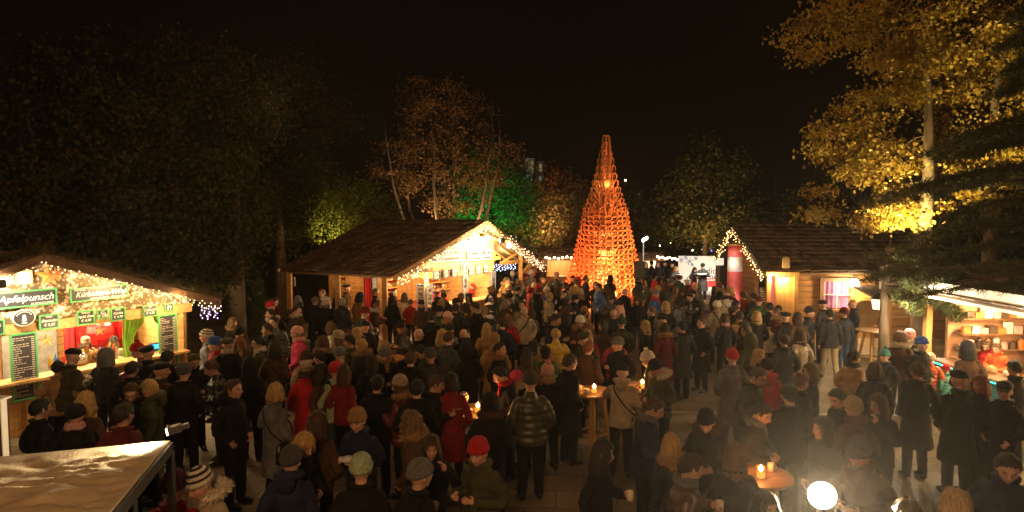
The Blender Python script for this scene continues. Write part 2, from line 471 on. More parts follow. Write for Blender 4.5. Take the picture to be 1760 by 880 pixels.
@cached
def hair_mesh(kind):
    nu, ns = 56, 22
    rd = random.Random(hash(kind) % 97 if False else len(kind)*7)
    def end(u):
        a = cyc(u)
        tab = [(0, .062), (35, .055), (60, .03), (75, -.02), (90, -.01), (110, -.03), (150, -.07), (180, -.078)] if kind == 'short' else \
              [(0, .05), (25, .045), (42, .01), (55, -.1), (75, -.19), (110, -.22), (180, -.23)] if kind == 'long' else \
              [(0, .035), (30, .03), (42, 0), (55, -.09), (75, -.12), (110, -.12), (180, -.11)] if kind == 'bob' else \
              [(0, .05), (30, .045), (48, .0), (60, -.1), (80, -.17), (110, -.2), (180, -.2)] if kind == 'curly' else \
              [(0, .06), (35, .052), (60, .03), (75, -.01), (110, -.03), (180, -.08)]
        for (a0, z0), (a1, z1) in zip(tab, tab[1:]):
            if a <= a1: return z0+(z1-z0)*(a-a0)/(a1-a0)
        return tab[-1][1]
    th = dict(short=.010, long=.014, bob=.018, curly=.032, bun=.008)[kind]
    vs, fs = [], []
    rx, ry, rz = .073+th, .092+th, .1+th
    for j in range(nu):
        u = 360*j/nu; a = R(u); dx, dy = math.sin(a), -math.cos(a)
        ze = end(u) + (.012*math.sin(j*5.3)+.01*math.sin(j*2.1) if cyc(u) > 50 and kind != 'short' else .004*math.sin(j*4))
        groove = .007*math.sin(j*2.7)+.005*math.sin(j*1.3+2)+.004*noise.noise(Vector((j*.9, 0, 0)))
        L1 = 0 if ze > 0 else -ze
        for i in range(ns+1):
            t = i/ns
            if ze >= 0:
                ph = t*math.acos(min(1, max(-1, ze/rz))); z = rz*math.cos(ph); f = math.sin(ph)
            else:
                split = .55
                if t < split: ph = t/split*math.pi/2; z = rz*math.cos(ph); f = math.sin(ph)
                else:
                    q = (t-split)/(1-split); z = ze*q
                    if kind in ('short', 'bun'): f = math.cos(math.asin(min(1, -z/.16)))
                    else: f = 1 + .12*math.sin(q*math.pi) - .12*q*(cyc(u) > 120) + (.18*q if cyc(u) < 120 else .1*q)
            nn = 0
            if kind == 'curly': nn = .016*noise.noise(Vector((dx*5, dy*5, z*28)))+.01*noise.noise(Vector((dx*14, dy*14, z*60)))
            if kind == 'bob' or kind == 'long': nn = .005*noise.noise(Vector((dx*6, dy*6, z*8)))
            if kind == 'short': nn = .006*noise.noise(Vector((dx*9, dy*9, z*40)))
            g = f*(1+(groove if i > 2 else 0)/.08) + nn/.08
            if i == ns: g *= .88
            yoff = .012+.02
            vs.append((dx*rx*g, dy*ry*g+.012, z+.02))
    for j in range(nu):
        for i in range(ns):
            a0, a1 = j*(ns+1)+i, ((j+1) % nu)*(ns+1)+i
            fs.append((a0, a0+1, a1+1, a1))
    b = MB(); b.add(vs, fs)
    if kind == 'bun': b.ell((0, .07, .105), (.036, .036, .034))
    sv, sf = [], []   # loose strands
    for q in range(700 if kind != 'short' else 420):
        j, i = rd.randrange(nu), rd.randrange(2, ns-1); p = Vector(vs[j*(ns+1)+i]); p2 = Vector(vs[j*(ns+1)+i+1]); d = (p2-p)
        if d.length < 1e-4: continue
        d.normalize(); o_ = Vector((p.x, p.y-.012, max(0, p.z)*.6)).normalized(); ln = rd.uniform(.02, .06)*(1 if kind != 'short' else .5)
        tip = p+d*ln+o_*rd.uniform(.003, .02)+Vector((rd.uniform(-1, 1), rd.uniform(-1, 1), rd.uniform(-1, 1)))*.008; sd = d.cross(o_).normalized()*.0022
        k = len(sv); sv += [p-sd, p+sd, tip]; sf.append((k, k+1, k+2))
    b.add(sv, sf)
    return b.mesh('hair', [hair_mat('brown')])
@cached
def hat_mesh(kind):
    b = MB()
    if kind in ('beanie', 'pompom', 'slouch', 'striped'):
        pr = [(.080, -.02), (.088, -.018), (.091, .0), (.0905, .02), (.087, .024), (.087, .045), (.08, .07), (.066, .09), (.046, .106), (.022, .116), (.003, .118)]
        if kind == 'slouch': pr = pr[:5]+[(.094, .045), (.095, .075), (.083, .1), (.06, .12), (.03, .13), (.003, .132)]
        n = 96; pts = []
        for k, (r, z) in enumerate(pr):
            for j in range(n):
                a = 2*math.pi*j/n; rr = r*(1+(.03 if k < 5 else .022)*math.cos(a*24)*(1 if k > 0 else 0))+(.006 if k in (1, 2, 3) else 0)
                pts.append((rr*math.cos(a)*.93, rr*math.sin(a)*1.13, z))
        fs = [(k*n+j, k*n+(j+1) % n, (k+1)*n+(j+1) % n, (k+1)*n+j) for k in range(len(pr)-1) for j in range(n)]
        b.add(pts, fs)
        if kind == 'striped':
            b.m = [(1 if (k in (4, 6, 8)) else 0) for k in range(len(pr)-1) for j in range(n)]
        if kind == 'pompom':
            b.cm = 0
            for k in range(26):
                v = Vector((rng.gauss(0, 1), rng.gauss(0, 1), rng.gauss(0, 1))).normalized()*.022
                b.ell(v+Vector((0, 0, .135)), .014, nu=6, nv=4)
        b.xf(Matrix.Translation((0, .012, .035)) @ Matrix.Rotation(R(-14), 4, 'X'))
        return b.mesh('knit_hat', [cloth_mat('grey', 'knit')]+([cloth_mat('charcoal', 'knit')] if kind == 'striped' else []))
    if kind == 'beret':
        b.loft([(0, .01, .045), (0, .01, .06), (.008, .015, .075), (.012, .02, .10), (.012, .02, .118), (.01, .02, .124)], [(.08, .098), (.082, .1), (.105, .12), (.1, .115), (.06, .07), (.005, .005)], 24, fix=True)
        b.xf(Matrix.Rotation(R(-8), 4, 'X'))
        return b.mesh('beret', [cloth_mat('black', 'knit')])
    if kind == 'cap':
        b.loft([(0, .012, .04), (0, .012, .05), (0, .01, .08), (0, .005, .112), (0, .01, .128), (0, .01, .13)], [(.08, .099), (.084, .103), (.084, .104), (.066, .085), (.03, .04), (.004, .004)], 24, fix=True)
        vs = []; n = 9
        for i in range(n):
            a = math.pi*(i/(n-1)); vs.append((math.cos(a)*.068, -.06-math.sin(a)*.0, .05)); 
        for i in range(n):
            a = math.pi*(i/(n-1)); vs.append((math.cos(a)*.062, -.075-math.sin(a)*.08, .038))
        b.add(vs+[(x, y, z-.006) for x, y, z in vs], [(i, i+1, n+i+1, n+i) for i in range(n-1)]+[(2*n+i, 3*n+i, 3*n+i+1, 2*n+i+1) for i in range(n-1)]+[(n+i, n+i+1, 3*n+i+1, 3*n+i) for i in range(n-1)])
        return b.mesh('cap', [cloth_mat('black')])
    if kind == 'hood':
        nu, nv = 28, 14; vs = []; fs = []
        for j in range(nu+1):
            u = R(38+ (360-76)*j/nu); dx, dy = math.sin(u), -math.cos(u)
            for i in range(nv+1):
                t = i/nv; z = .143 - .3*t**1.15
                f = math.sqrt(max(0, 1-((z-.02)/.125)**2)) if z > .02 else 1+.12*t
                f = max(f, .02)
                vs.append((dx*.1*f, dy*.115*f+.014, z+.012))
        for j in range(nu):
            for i in range(nv): a = j*(nv+1)+i; fs.append((a, a+1, a+nv+2, a+nv+1))
        b.add(vs, fs)
        me = b.mesh('hood', [cloth_mat('grey')])
        return modmesh(me, [('SOLIDIFY', dict(thickness=.014)), ('SUBSURF', dict(levels=1))])
@cached
def collar_mesh(kind):
    """in neck space: scarf wound round the neck / fur-trimmed hood lying on the shoulders / plain hood"""
    b = MB(); n = 28
    if kind == 'scarf':
        for q, (zz, r0) in enumerate(((0, .086), (.032, .08))):
            b.loft([(math.sin(2*math.pi*j/n)*(r0+.006*math.sin(j*1.7)), -math.cos(2*math.pi*j/n)*(r0+.01)-.004, zz+.008*math.sin(j*.9+q)-.012*math.cos(2*math.pi*j/n)) for j in range(n)], [(.026, .03)]*n, 8, closed=True)
        b.loft([(.03, -.085, .0), (.045, -.115, -.08), (.05, -.128, -.2)], [(.036, .014), (.04, .013), (.036, .011)], 8)
        return b.mesh('scarf', [cloth_mat('red', 'knit')])
    if kind == 'hoodback':
        n = 20
        b.loft([(math.sin(a)*.1, -math.cos(a)*.11+.01, .012+.02*(1-math.cos(a))) for a in [R(50+260*j/n) for j in range(n+1)]], [(.03+.03*math.sin(math.pi*j/n), .03+.022*math.sin(math.pi*j/n)) for j in range(n+1)], 10)
        b.ell((0, .13, -.03), (.1, .05, .09))
        me = modmesh(b.mesh(), [('REMESH', dict(mode='VOXEL', voxel_size=.014, use_smooth_shade=True)), ('SMOOTH', dict(factor=.5, iterations=2))])
        me.materials.clear(); me.materials.append(cloth_mat('black')); return me
    if kind == 'fur':
        nf = 2600; vs = np.zeros((nf, 3, 3)); 
        a = nrg.uniform(R(30), R(330), nf); q = nrg.uniform(0, 2*math.pi, nf); rr = nrg.uniform(.025, .045, nf)
        R0 = .125+.01*np.sin(a*3)
        cx, cy, cz = np.sin(a)*R0, -np.cos(a)*(R0+.01)+.015, .015+.03*(1-np.cos(a))-.03
        nx, ny, nz = np.sin(a)*np.cos(q), -np.cos(a)*np.cos(q), np.sin(q)
        base = np.stack([cx+nx*rr*.3, cy+ny*rr*.3, cz+nz*rr*.3], 1); tip = np.stack([cx+nx*(rr+.025), cy+ny*(rr+.025), cz+nz*(rr+.025)], 1)+nrg.normal(0, .008, (nf, 3))
        sd = nrg.normal(0, .004, (nf, 3))
        V = np.stack([base-sd, base+sd, tip], 1).reshape(-1, 3)
        b.loft([(math.sin(t)*.125, -math.cos(t)*.135+.015, .015+.03*(1-math.cos(t))-.03) for t in [R(28+304*j/24) for j in range(25)]], [(.034, .034)]*25, 8)
        b.add([tuple(v) for v in V], [(3*i, 3*i+1, 3*i+2) for i in range(nf)])
        return b.mesh('fur_collar', [cloth_mat('tan', 'fur')])
@cached
def glasses_mesh():
    b = MB()
    for s in (1, -1):
        b.loft([(.031*s+.019*math.cos(2*math.pi*j/14), -.096, .01+.014*math.sin(2*math.pi*j/14)) for j in range(14)], .0022, 5, closed=True)
        b.bar((.05*s, -.096, .014), (.08*s, .01, .012), .003)
    b.bar((-.012, -.097, .014), (.012, -.097, .014), .003)
    return b.mesh('glasses', [pmat('glasses_frame', (.01, .01, .01), .3)])
@cached
def skirt_mesh():
    b = MB(); n = 40; vs = []
    for k in range(8):
        z = 1.02-k*.135; r = .15+.035*k
        for j in range(n):
            a = 2*math.pi*j/n; rr = r*(1+.06*math.sin(a*9)*k/7); vs.append((rr*math.cos(a), rr*math.sin(a)*.9, z))
    b.add(vs, [(k*n+j, (k+1)*n+j, (k+1)*n+(j+1) % n, k*n+(j+1) % n) for k in range(7) for j in range(n)])
    return b.mesh('skirt', [cloth_mat('red')])
@cached
def mug_mesh():
    b = MB(); b.lathe([(.034, 0), (.038, .004), (.04, .095), (.034, .095), (.033, .075), (.001, .075)], n=18, cap=False); 
    b.loft([(.038+.028*math.sin(t), 0, .05+.03*math.cos(t)) for t in [math.pi*k/8 for k in range(9)]], .006, 6)
    return b.mesh('mug', [pmat('mug_glaze', (.72, .62, .5), .25, .05)])
@cached
def plate_mesh():
    b = MB(); b.lathe([(.001, 0), (.07, .0), (.11, .012), (.112, .016), (.07, .006), (.001, .006)], n=24, cap=False)
    b.ell((.01, 0, .018), (.06, .05, .022))
    return b.mesh('paper_plate', [pmat('plate_white', (.75, .72, .64), .5, .08)])
@cached
def bag_mesh():
    b = MB(); b.loft([(0, 0, -.14), (0, 0, -.12), (0, 0, .1), (0, 0, .13)], [(.13, .05), (.15, .065), (.14, .05), (.1, .03)], 14, fix=True)
    return b.mesh('shoulder_bag', [cloth_mat('black', 'puffer')])

PEOPLE_N = 0
LABELS = {}
def hand_world(o, pose, side):
    S, E, W, D, c = arm_pts(pose, side)
    return o.matrix_basis @ (W + D*.10)
def person(loc, face, pose='A', style='J', coat='black', head='short:brown', legs='black', extras='', scale=1.0, girl=False, label='', group=None, tone=None, near=True):
    """face: direction of the face, 0 to the camera, 90 to the right, 180 away"""
    global PEOPLE_N
    yaw = POSES[pose][2]
    o = link('person', body_mesh(pose), None, [skin_mat(rng.choice((0, 0, 1, 2)) if tone is None else tone)])
    o.location = loc; o.rotation_euler = (0, 0, R(face-yaw))
    w = scale*(.93 if girl else 1.03)*rng.uniform(.97, 1.05)
    o.scale = (w, w, scale)
    ck = 'puffer' if style == 'P' else 'coat'
    link('coat', coat_mesh(pose, style), o, [cloth_mat(coat, ck)])
    if 'K' in extras: link('skirt', skirt_mesh(), o, [cloth_mat('red')])
    link('trousers', trouser_mesh(pose), o, [cloth_mat(legs)])
    if near:
        for s in (1, -1): link('shoe', shoe_mesh(pose, s), o)
    HM = head_matrix(pose)
    parts = head.split('+')
    for hd in parts:
        k, c = hd.split(':')
        if k in ('short', 'long', 'bob', 'curly', 'bun'):
            h = link('hair', hair_mesh(k), o, [hair_mat(c)])
            h.matrix_local = HM
        elif k == 'bald': continue
        else:
            nm = {'beret': 'beret', 'cap': 'cap', 'hood': 'hood'}.get(k, 'knit_hat')
            h = link(nm, hat_mesh(k), o, [cloth_mat(c, 'knit' if k not in ('cap', 'hood') else 'coat')])
            h.matrix_local = HM @ Matrix.Scale(1.06, 4)
    lean = POSES[pose][4]
    NM = Matrix.Translation(lean_pt((0, .012, 1.475), lean))
    for e in extras.split():
        if e.startswith('s:'):
            q = link('scarf', collar_mesh('scarf'), o, [cloth_mat(e[2:], 'knit')]); q.matrix_local = NM
        elif e.startswith('f:'):
            q = link('fur_collar', collar_mesh('fur'), o, [cloth_mat(e[2:], 'fur')]); q.matrix_local = NM
        elif e == 'h':
            q = link('hood', collar_mesh('hoodback'), o, [cloth_mat(coat, ck)]); q.matrix_local = NM
        elif e == 'g':
            q = link('glasses', glasses_mesh(), o); q.matrix_local = HM
    PEOPLE_N += 1
    if label in LABELS: LABELS[label].append(o)
    else: LABELS[label] = [o]
    tag(o, label, 'person', group)
    for e in extras.split():
        if e in ('m', 'p'):
            side = 1 if POSES[pose][0] in ('hold', 'phone', 'holdlow', 'reach') else -1
            q = hand_world(o, pose, side)
            it = link('mug' if e == 'm' else 'paper_plate', mug_mesh() if e == 'm' else plate_mesh())
            it.location = q + Vector((0, 0, -.045 if e == 'm' else .03)); it.rotation_euler = (0, 0, R(face+40))
            tag(it, ('pale mug held by the ' if e == 'm' else 'pale plate of food held by the ')+short_of(label, 11 if e == 'm' else 9), 'mug' if e == 'm' else 'plate', 'mugs and plates held by visitors')
        if e == 'b':
            it = link('shoulder_bag', bag_mesh(), None)
            M = o.matrix_basis @ Matrix.Translation((-.27, .08, .86)) @ Matrix.Rotation(R(80), 4, 'Z')
            it.matrix_world = M
            st = MB(); st.loft(smooth_path([(-.27, .09, .98), (-.1, .19, 1.15), (.08, .15, 1.37), (.11, .03, 1.475), (.05, -.14, 1.34), (-.15, -.17, 1.1), (-.27, .03, .98)], 4), [(.014, .005)]*25, 6)
            so = st.build('strap', cloth_mat('black'), it, True); so.matrix_local = (M.inverted() @ o.matrix_basis)
            tag(it, 'black shoulder bag on the '+short_of(label), 'bag')
    return o
def short_of(label, n=11):
    w = label.split()
    return ' '.join(w[:n]).rstrip(',')
# ------------------------------------------------------------ world, ground
w = bpy.data.worlds.new('World'); scene.world = w; w.use_nodes = True
nt = w.node_tree; bg = nt.nodes['Background']
tc = N(nt, 'ShaderNodeTexCoord'); sx = N(nt, 'ShaderNodeSeparateXYZ'); nt.links.new(tc.outputs['Generated'], sx.inputs[0])
rp = N(nt, 'ShaderNodeValToRGB'); rp.color_ramp.elements[0].color = (.0036, .0021, .0009, 1); rp.color_ramp.elements[1].color = (.0022, .0013, .0006, 1)
rp.color_ramp.elements[1].position = .5
nt.links.new(sx.outputs[2], rp.inputs[0]); nt.links.new(rp.outputs[0], bg.inputs[0]); bg.inputs[1].default_value = 1.0

def paving_mat():
    m, nt, out = newmat('paving'); L = nt.links.new
    b = N(nt, 'ShaderNodeBsdfPrincipled'); tc = N(nt, 'ShaderNodeTexCoord')
    mp = N(nt, 'ShaderNodeMapping'); mp.inputs['Rotation'].default_value = (0, 0, R(4)); L(tc.outputs['Object'], mp.inputs[0])
    br = N(nt, 'ShaderNodeTexBrick'); br.inputs['Scale'].default_value = 1.0; br.inputs['Brick Width'].default_value = .9; br.inputs['Row Height'].default_value = .6
    br.inputs['Mortar Size'].default_value = .012; br.inputs['Mortar Smooth'].default_value = .3; br.inputs['Bias'].default_value = .2
    br.inputs['Color1'].default_value = (.29, .225, .15, 1); br.inputs['Color2'].default_value = (.20, .155, .105, 1); br.inputs['Mortar'].default_value = (.05, .042, .032, 1)
    L(mp.outputs[0], br.inputs['Vector'])
    nz = N(nt, 'ShaderNodeTexNoise'); nz.inputs['Scale'].default_value = .7; nz.inputs['Detail'].default_value = 8; L(tc.outputs['Object'], nz.inputs['Vector'])
    n2 = N(nt, 'ShaderNodeTexNoise'); n2.inputs['Scale'].default_value = 30; n2.inputs['Detail'].default_value = 4; L(tc.outputs['Object'], n2.inputs['Vector'])
    rp = N(nt, 'ShaderNodeValToRGB'); rp.color_ramp.elements[0].position = .35; rp.color_ramp.elements[0].color = (.4, .37, .33, 1); rp.color_ramp.elements[1].position = .65; rp.color_ramp.elements[1].color = (1, 1, 1, 1)
    L(nz.outputs[0], rp.inputs[0])
    mx = N(nt, 'ShaderNodeMix', data_type='RGBA', blend_type='MULTIPLY'); mx.inputs[0].default_value = 1
    L(br.outputs[0], mx.inputs[6]); L(rp.outputs[0], mx.inputs[7]); L(mx.outputs[2], b.inputs['Base Color'])
    b.inputs['Roughness'].default_value = .62
    ad = N(nt, 'ShaderNodeMath', operation='MULTIPLY_ADD'); L(br.outputs['Fac'], ad.inputs[0]); ad.inputs[1].default_value = -1.5; L(n2.outputs[0], ad.inputs[2])
    bp = N(nt, 'ShaderNodeBump'); bp.inputs['Strength'].default_value = .5; bp.inputs['Distance'].default_value = .012; L(ad.outputs[0], bp.inputs['Height']); L(bp.outputs[0], b.inputs['Normal'])
    L(b.outputs[0], out.inputs[0]); return m
g = MB(); g.add([(-150, -60, 0), (150, -60, 0), (150, 260, 0), (-150, 260, 0)], [(0, 1, 2, 3)])
struct(g.build('ground', paving_mat()))
k = MB(); k.add([(2.4, 13.5, .004), (11, 13.1, .004), (11, 13.24, .004), (2.4, 13.64, .004)], [(0, 1, 2, 3)])
struct(k.build('drain_strip', pmat('strip_stone', (.36, .32, .26), .6, .2, 4)))
# fallen leaves
n = 2600; c = np.stack([nrg.uniform(1.5, 9.5, n), nrg.uniform(5, 21, n), np.zeros(n)], 1)
keep = nrg.random(n) < np.clip((c[:, 0]-1)/8, .1, 1); c = c[keep]; n = len(c)
a = nrg.uniform(0, 6.28, n); s = nrg.uniform(.03, .06, n); V = np.zeros((n, 4, 3))
for k_, (r_, da) in enumerate(((1, 0), (.6, 1.4), (1, 3.14), (.6, 4.6))):
    V[:, k_, 0] = c[:, 0]+s*r_*np.cos(a+da); V[:, k_, 1] = c[:, 1]+s*r_*np.sin(a+da); V[:, k_, 2] = .008+nrg.uniform(0, .025, n)
me = bpy.data.meshes.new('l'); me.from_pydata(V.reshape(-1, 3).tolist(), [], [(4*i, 4*i+1, 4*i+2, 4*i+3) for i in range(n)])
me.materials.append(leafmat('fallen_leaf', [(.25, .14, .03), (.35, .24, .06), (.12, .06, .02)], .1))
o = link('fallen_leaves', me); tag(o, 'yellow and brown autumn leaves scattered over the paving', 'leaves', kind='stuff')

# ------------------------------------------------------------ lights on strings
BULBS = {}
def bulb_mesh(col, strength, r):
    key = (col, strength, r)
    if key not in BULBS:
        b = MB(); b.ell((0, 0, 0), r, nu=8, nv=5)
        BULBS[key] = b.mesh('bulb', [emit(f'bulb_{len(BULBS)}', col, strength, sample=False)])
    return BULBS[key]
def string_lights(label, path, n, col, strength, r=.022, drop=.25, spread=.03, group='strings of fairy lights'):
    t = thing('light_string', label, 'fairy lights', path[0], group=group)
    o0 = Vector(path[0])
    P = [Vector(p)-o0 for p in path]
    seg = [0]
    for a_, b_ in zip(P, P[1:]): seg.append(seg[-1]+(b_-a_).length)
    b = MB()
    for a_, b_ in zip(P, P[1:]): b.bar(a_, b_, .008)
    for i in range(n):
        q = (i+.5)/n*seg[-1]
        k_ = max(j for j in range(len(seg)-1) if seg[j] <= q)
        f = (q-seg[k_])/(seg[k_+1]-seg[k_]); p = P[k_].lerp(P[k_+1], f)
        d = drop*(i*.618 % 1)
        p2 = p+Vector((rng.uniform(-1, 1)*spread, rng.uniform(-1, 1)*spread, -.02-d))
        if d > .03: b.bar(p, p2, .005)
        q_ = link('bulb', bulb_mesh(col, strength, r), t); q_.location = p2
    b.build('cable', pmat('cable_black', (.02, .02, .02), .5), t)
    return t
WARMB = (1, .62, .25)

# ------------------------------------------------------------ helpers for signs and boards on a wall
chalk = pmat('chalkboard', (.03, .028, .028), .55, .3, 12)
chalkw = pmat('chalk_white', (.78, .76, .7), .7, .05)
def board(name, label, cat, px0, px1, pyc, hpx, plane, n, framecol, txt=None, rows=0, tsize=None, shear=0, off=.03, grp=None, back=None, pyc2=None, bold=.0):
    """flat board hung on a wall plane: its left and right edge and centre given by where the wall is seen"""
    n = Vector(n).normalized()
    p0 = Vector(plane)+n*off
    Lp, Rp = PPL(px0, pyc if pyc2 is None else pyc, p0, n), PPL(px1, pyc if pyc2 is None else pyc2, p0, n)
    cpt = PPL((px0+px1)/2, pyc if pyc2 is None else (pyc+pyc2)/2, p0, n)
    wd = Vector((Rp.x-Lp.x, Rp.y-Lp.y, 0)).length
    h = hpx*(cpt.y)/FPX*1.0
    tilt = 0
    xax = Vector((Rp.x-Lp.x, Rp.y-Lp.y, 0)).normalized()
    yax = Vector((0, 0, 1)).cross(xax)   # points into the wall (away from the viewer)
    M = Matrix((xax, yax, Vector((0, 0, 1)))).transposed().to_4x4(); M.translation = cpt
    t = thing(name, label, cat, (0, 0, 0), 0, grp); t.matrix_world = M
    fw = min(.035, wd*.09, h*.09)
    b = MB(); b.box((0, .008, 0), (wd-fw, .012, h-fw)); b.build('panel', back or chalk, t)
    b = MB()
    for s in (1, -1):
        b.box((0, 0, s*(h/2-fw/2)), (wd, .03, fw)); b.box((s*(wd/2-fw/2), 0, 0), (fw, .03, h-2*fw-.002))
    b.build('frame', framecol, t)
    b = MB(); any_ = False
    if txt:
        for (tx, ts, ox, oz, sh) in txt:
            me_ = text_mesh(tx, ts, chalkw, .003, sh, bold=bold)
            o_ = link('lettering', me_, t); o_.matrix_local = Matrix.Translation((ox*wd, -.004, oz*h)) @ Matrix.Rotation(R(90), 4, 'X')
            # fit the width
            xs = [v.co.x for v in me_.vertices]
            if xs:
                ww = max(xs)-min(xs)
                if ww > wd*.9: o_.scale = (wd*.88/ww, 1, 1)
    if rows:
        rr = random.Random(int(px0*7)); zt = h/2-fw*2
        for i in range(rows):
            z = zt-(i+.5)*(h-fw*4)/rows; hh = (h-fw*4)/rows*.42; x0 = -wd*.42; 
            while x0 < wd*.2:
                l = rr.uniform(.05, .16)*wd; b.box((x0+l/2, -.003, z), (l, .004, hh*rr.uniform(.7, 1))); x0 += l+wd*.03
                if rr.random() < .18: break
            b.box((wd*.34, -.003, z), (wd*.12, .004, hh))
        b.build('lettering', pmat('chalk_dim', (.5, .42, .34), .8, .1), t)
    return t

def shakes(mb, e0, e1, r0, r1, rows, n, th=.022, seed=1):
    rr = random.Random(seed); e0, e1, r0, r1 = map(Vector, (e0, e1, r0, r1))
    nrm = (e1-e0).cross(r0-e0).normalized()
    if nrm.z < 0: nrm = -nrm
    def bl(s, t): return (e0*(1-s)+e1*s)*(1-t)+(r0*(1-s)+r1*s)*t
    for i in range(rows):
        s = 0
        while s < 1:
            w_ = rr.uniform(.6, 1.4)/n; s1 = min(1, s+w_); ta = i/rows-rr.uniform(0, .012); tb = min(1.0, (i+1.35)/rows)
            l0 = th*1.9+rr.uniform(0, .012); l1 = .004
            a_, b_, c_, d_ = bl(s, ta), bl(s1-.002, ta), bl(s1-.002, tb), bl(s, tb)
            mb.hexa([a_+nrm*(l0-th), b_+nrm*(l0-th), c_+nrm*l1, d_+nrm*l1, a_+nrm*l0, b_+nrm*(l0+rr.uniform(0, .006)), c_+nrm*(l1+.008), d_+nrm*(l1+.008)])
            s = s1
    # under-roof boards
    mb.hexa([e0-nrm*.05, e1-nrm*.05, r1-nrm*.05, r0-nrm*.05, e0-nrm*.004, e1-nrm*.004, r1-nrm*.004, r0-nrm*.004])

W_SHAKE = wood('roof_shakes', (.19, .13, .09), .8, 1, .5)
_nt = W_SHAKE.node_tree; _b = [n_ for n_ in _nt.nodes if n_.type == 'BSDF_PRINCIPLED'][0]; _src = _b.inputs['Base Color'].links[0].from_socket
_g = N(_nt, 'ShaderNodeNewGeometry'); _r = N(_nt, 'ShaderNodeValToRGB'); _r.color_ramp.elements[0].color = (.35, .33, .32, 1); _r.color_ramp.elements[1].color = (1.6, 1.5, 1.4, 1)
_m = N(_nt, 'ShaderNodeMix', data_type='RGBA', blend_type='MULTIPLY'); _m.inputs[0].default_value = 1
_nt.links.new(_g.outputs['Random Per Island'], _r.inputs[0]); _nt.links.new(_src, _m.inputs[6]); _nt.links.new(_r.outputs[0], _m.inputs[7]); _nt.links.new(_m.outputs[2], _b.inputs['Base Color'])
W_LOG = wood('log_wall', (.42, .23, .08), .6, 0, .35)
W_PINE = wood('pine_boards', (.52, .30, .10), .55, 2, .3)
W_BEAM = wood('beam_wood', (.45, .25, .08), .6, 0, .3)
W_DARK = wood('dark_wood', (.14, .07, .03), .6, 2, .3)

def plank_wall(mb, p0, p1, z0, z1, h=.16, th=.05, top=None, holes=(), gap=.008):
    """horizontal boards from p0 to p1 (xy); holes: (s0,s1,z0,z1) in metres; top(s) limits the height"""
    p0, p1 = Vector((*p0[:2], 0)), Vector((*p1[:2], 0)); L_ = (p1-p0).length; d = (p1-p0).normalized()
    z = z0; i = 0
    while z < z1-.01:
        zt = min(z+h, z1)
        spans = [(0, L_)]
        for (a_, b_, c_, e_) in holes:
            if z < e_-.01 and zt > c_+.01:
                ns = []
                for (x, y) in spans:
                    if b_ <= x or a_ >= y: ns.append((x, y))
                    else:
                        if a_ > x: ns.append((x, a_))
                        if b_ < y: ns.append((b_, y))
                spans = ns
        if top:
            ns = []
            for (x, y) in spans:
                m_ = 60; xs = [x+(y-x)*q/m_ for q in range(m_+1) if top(x+(y-x)*q/m_) >= zt]
                if len(xs) > 1: ns.append((xs[0], xs[-1]))
            spans = ns
        for (x, y) in spans:
            a_, b_ = p0+d*x, p0+d*y
            mb.bar(a_+Vector((0, 0, (z+zt)/2)), b_+Vector((0, 0, (z+zt)/2)), th-.006*(i % 2), zt-z-gap)
        z = zt; i += 1

def oval_sign(label, px, py, plane, n, rx, rz, rim, txt=''):
    n = Vector(n).normalized(); p = PPL(px, py, Vector(plane)+n*.06, n)
    xax = Vector((0, 0, 1)).cross(n).normalized(); yax = -n
    if xax.x < 0: xax, = (xax,)
    M = Matrix((xax, Vector((0, 0, 1)).cross(xax), Vector((0, 0, 1)))).transposed().to_4x4(); M.translation = p
    t = thing('oval_sign', label, 'sign'); t.matrix_world = M
    def disc(a_, b_, y0, y1, nn=32):
        m_ = MB(); vs = [(a_*math.cos(2*math.pi*j/nn), y, b_*math.sin(2*math.pi*j/nn)) for y in (y0, y1) for j in range(nn)]
        m_.add(vs, [(j, (j+1) % nn, nn+(j+1) % nn, nn+j) for j in range(nn)]+[tuple(range(nn))[::-1], tuple(range(nn, 2*nn))]); return m_
    disc(rx, rz, -.01, .02).build('rim', rim, t)
    disc(rx*.88, rz*.88, -.016, -.011).build('face', chalk, t)
    m_ = MB(); m_.ell((0, -.018, rz*.12), (rx*.16, .006, rz*.24)); m_.ell((0, -.018, -rz*.25), (rx*.2, .006, rz*.22)); m_.ell((0, -.018, -rz*.62), (rx*.26, .006, rz*.08)); m_.build('emblem', chalkw, t)
    m_ = MB()
    for k_ in range(9):
        an = R(150-120*k_/8); m_.box((math.cos(an)*rx*.68, -.018, math.sin(an)*rz*.7), (rx*.1, .004, rz*.1))
    m_.build('lettering', chalkw, t)
    return t

# ============================================================ punch hut on the left
A0 = Vector((-9.2, 12.4, 0)); AA = Vector((1.4, 2.3, 0)).normalized(); AN = Vector((AA.y, -AA.x, 0))
def H1(a_, b_, z): return A0+AA*a_+AN*b_+Vector((0, 0, z))
green = pmat('green_paint', (.08, .34, .1), .5, .15)
h1 = thing('punch_hut', 'wooden punch hut with green framed menu boards at the left edge', 'market hut', H1(0, 0, 0))
def into(o, par):
    o.parent = par; o.matrix_parent_inverse = par.matrix_basis.inverted(); return o
apA = PPL(72, 436, H1(0, .55, 0), AN); evA = PPL(378, 513, H1(0, .55, 0), AN)
aAp, zAp = (apA-A0).dot(AA), apA.z; aEv, zEv = (evA-A0).dot(AA), evA.z
aEl = 2*aAp-aEv
m_ = MB(); shakes(m_, H1(aEv, .55, zEv), H1(aEv, -4, zEv), H1(aAp, .55, zAp), H1(aAp, -4, zAp), 10, 18, seed=3)
shakes(m_, H1(aEl, .55, zEv), H1(aEl, -4, zEv), H1(aAp, .55, zAp), H1(aAp, -4, zAp), 10, 18, seed=4)
into(m_.build('roof', W_SHAKE), h1)
m_ = MB()
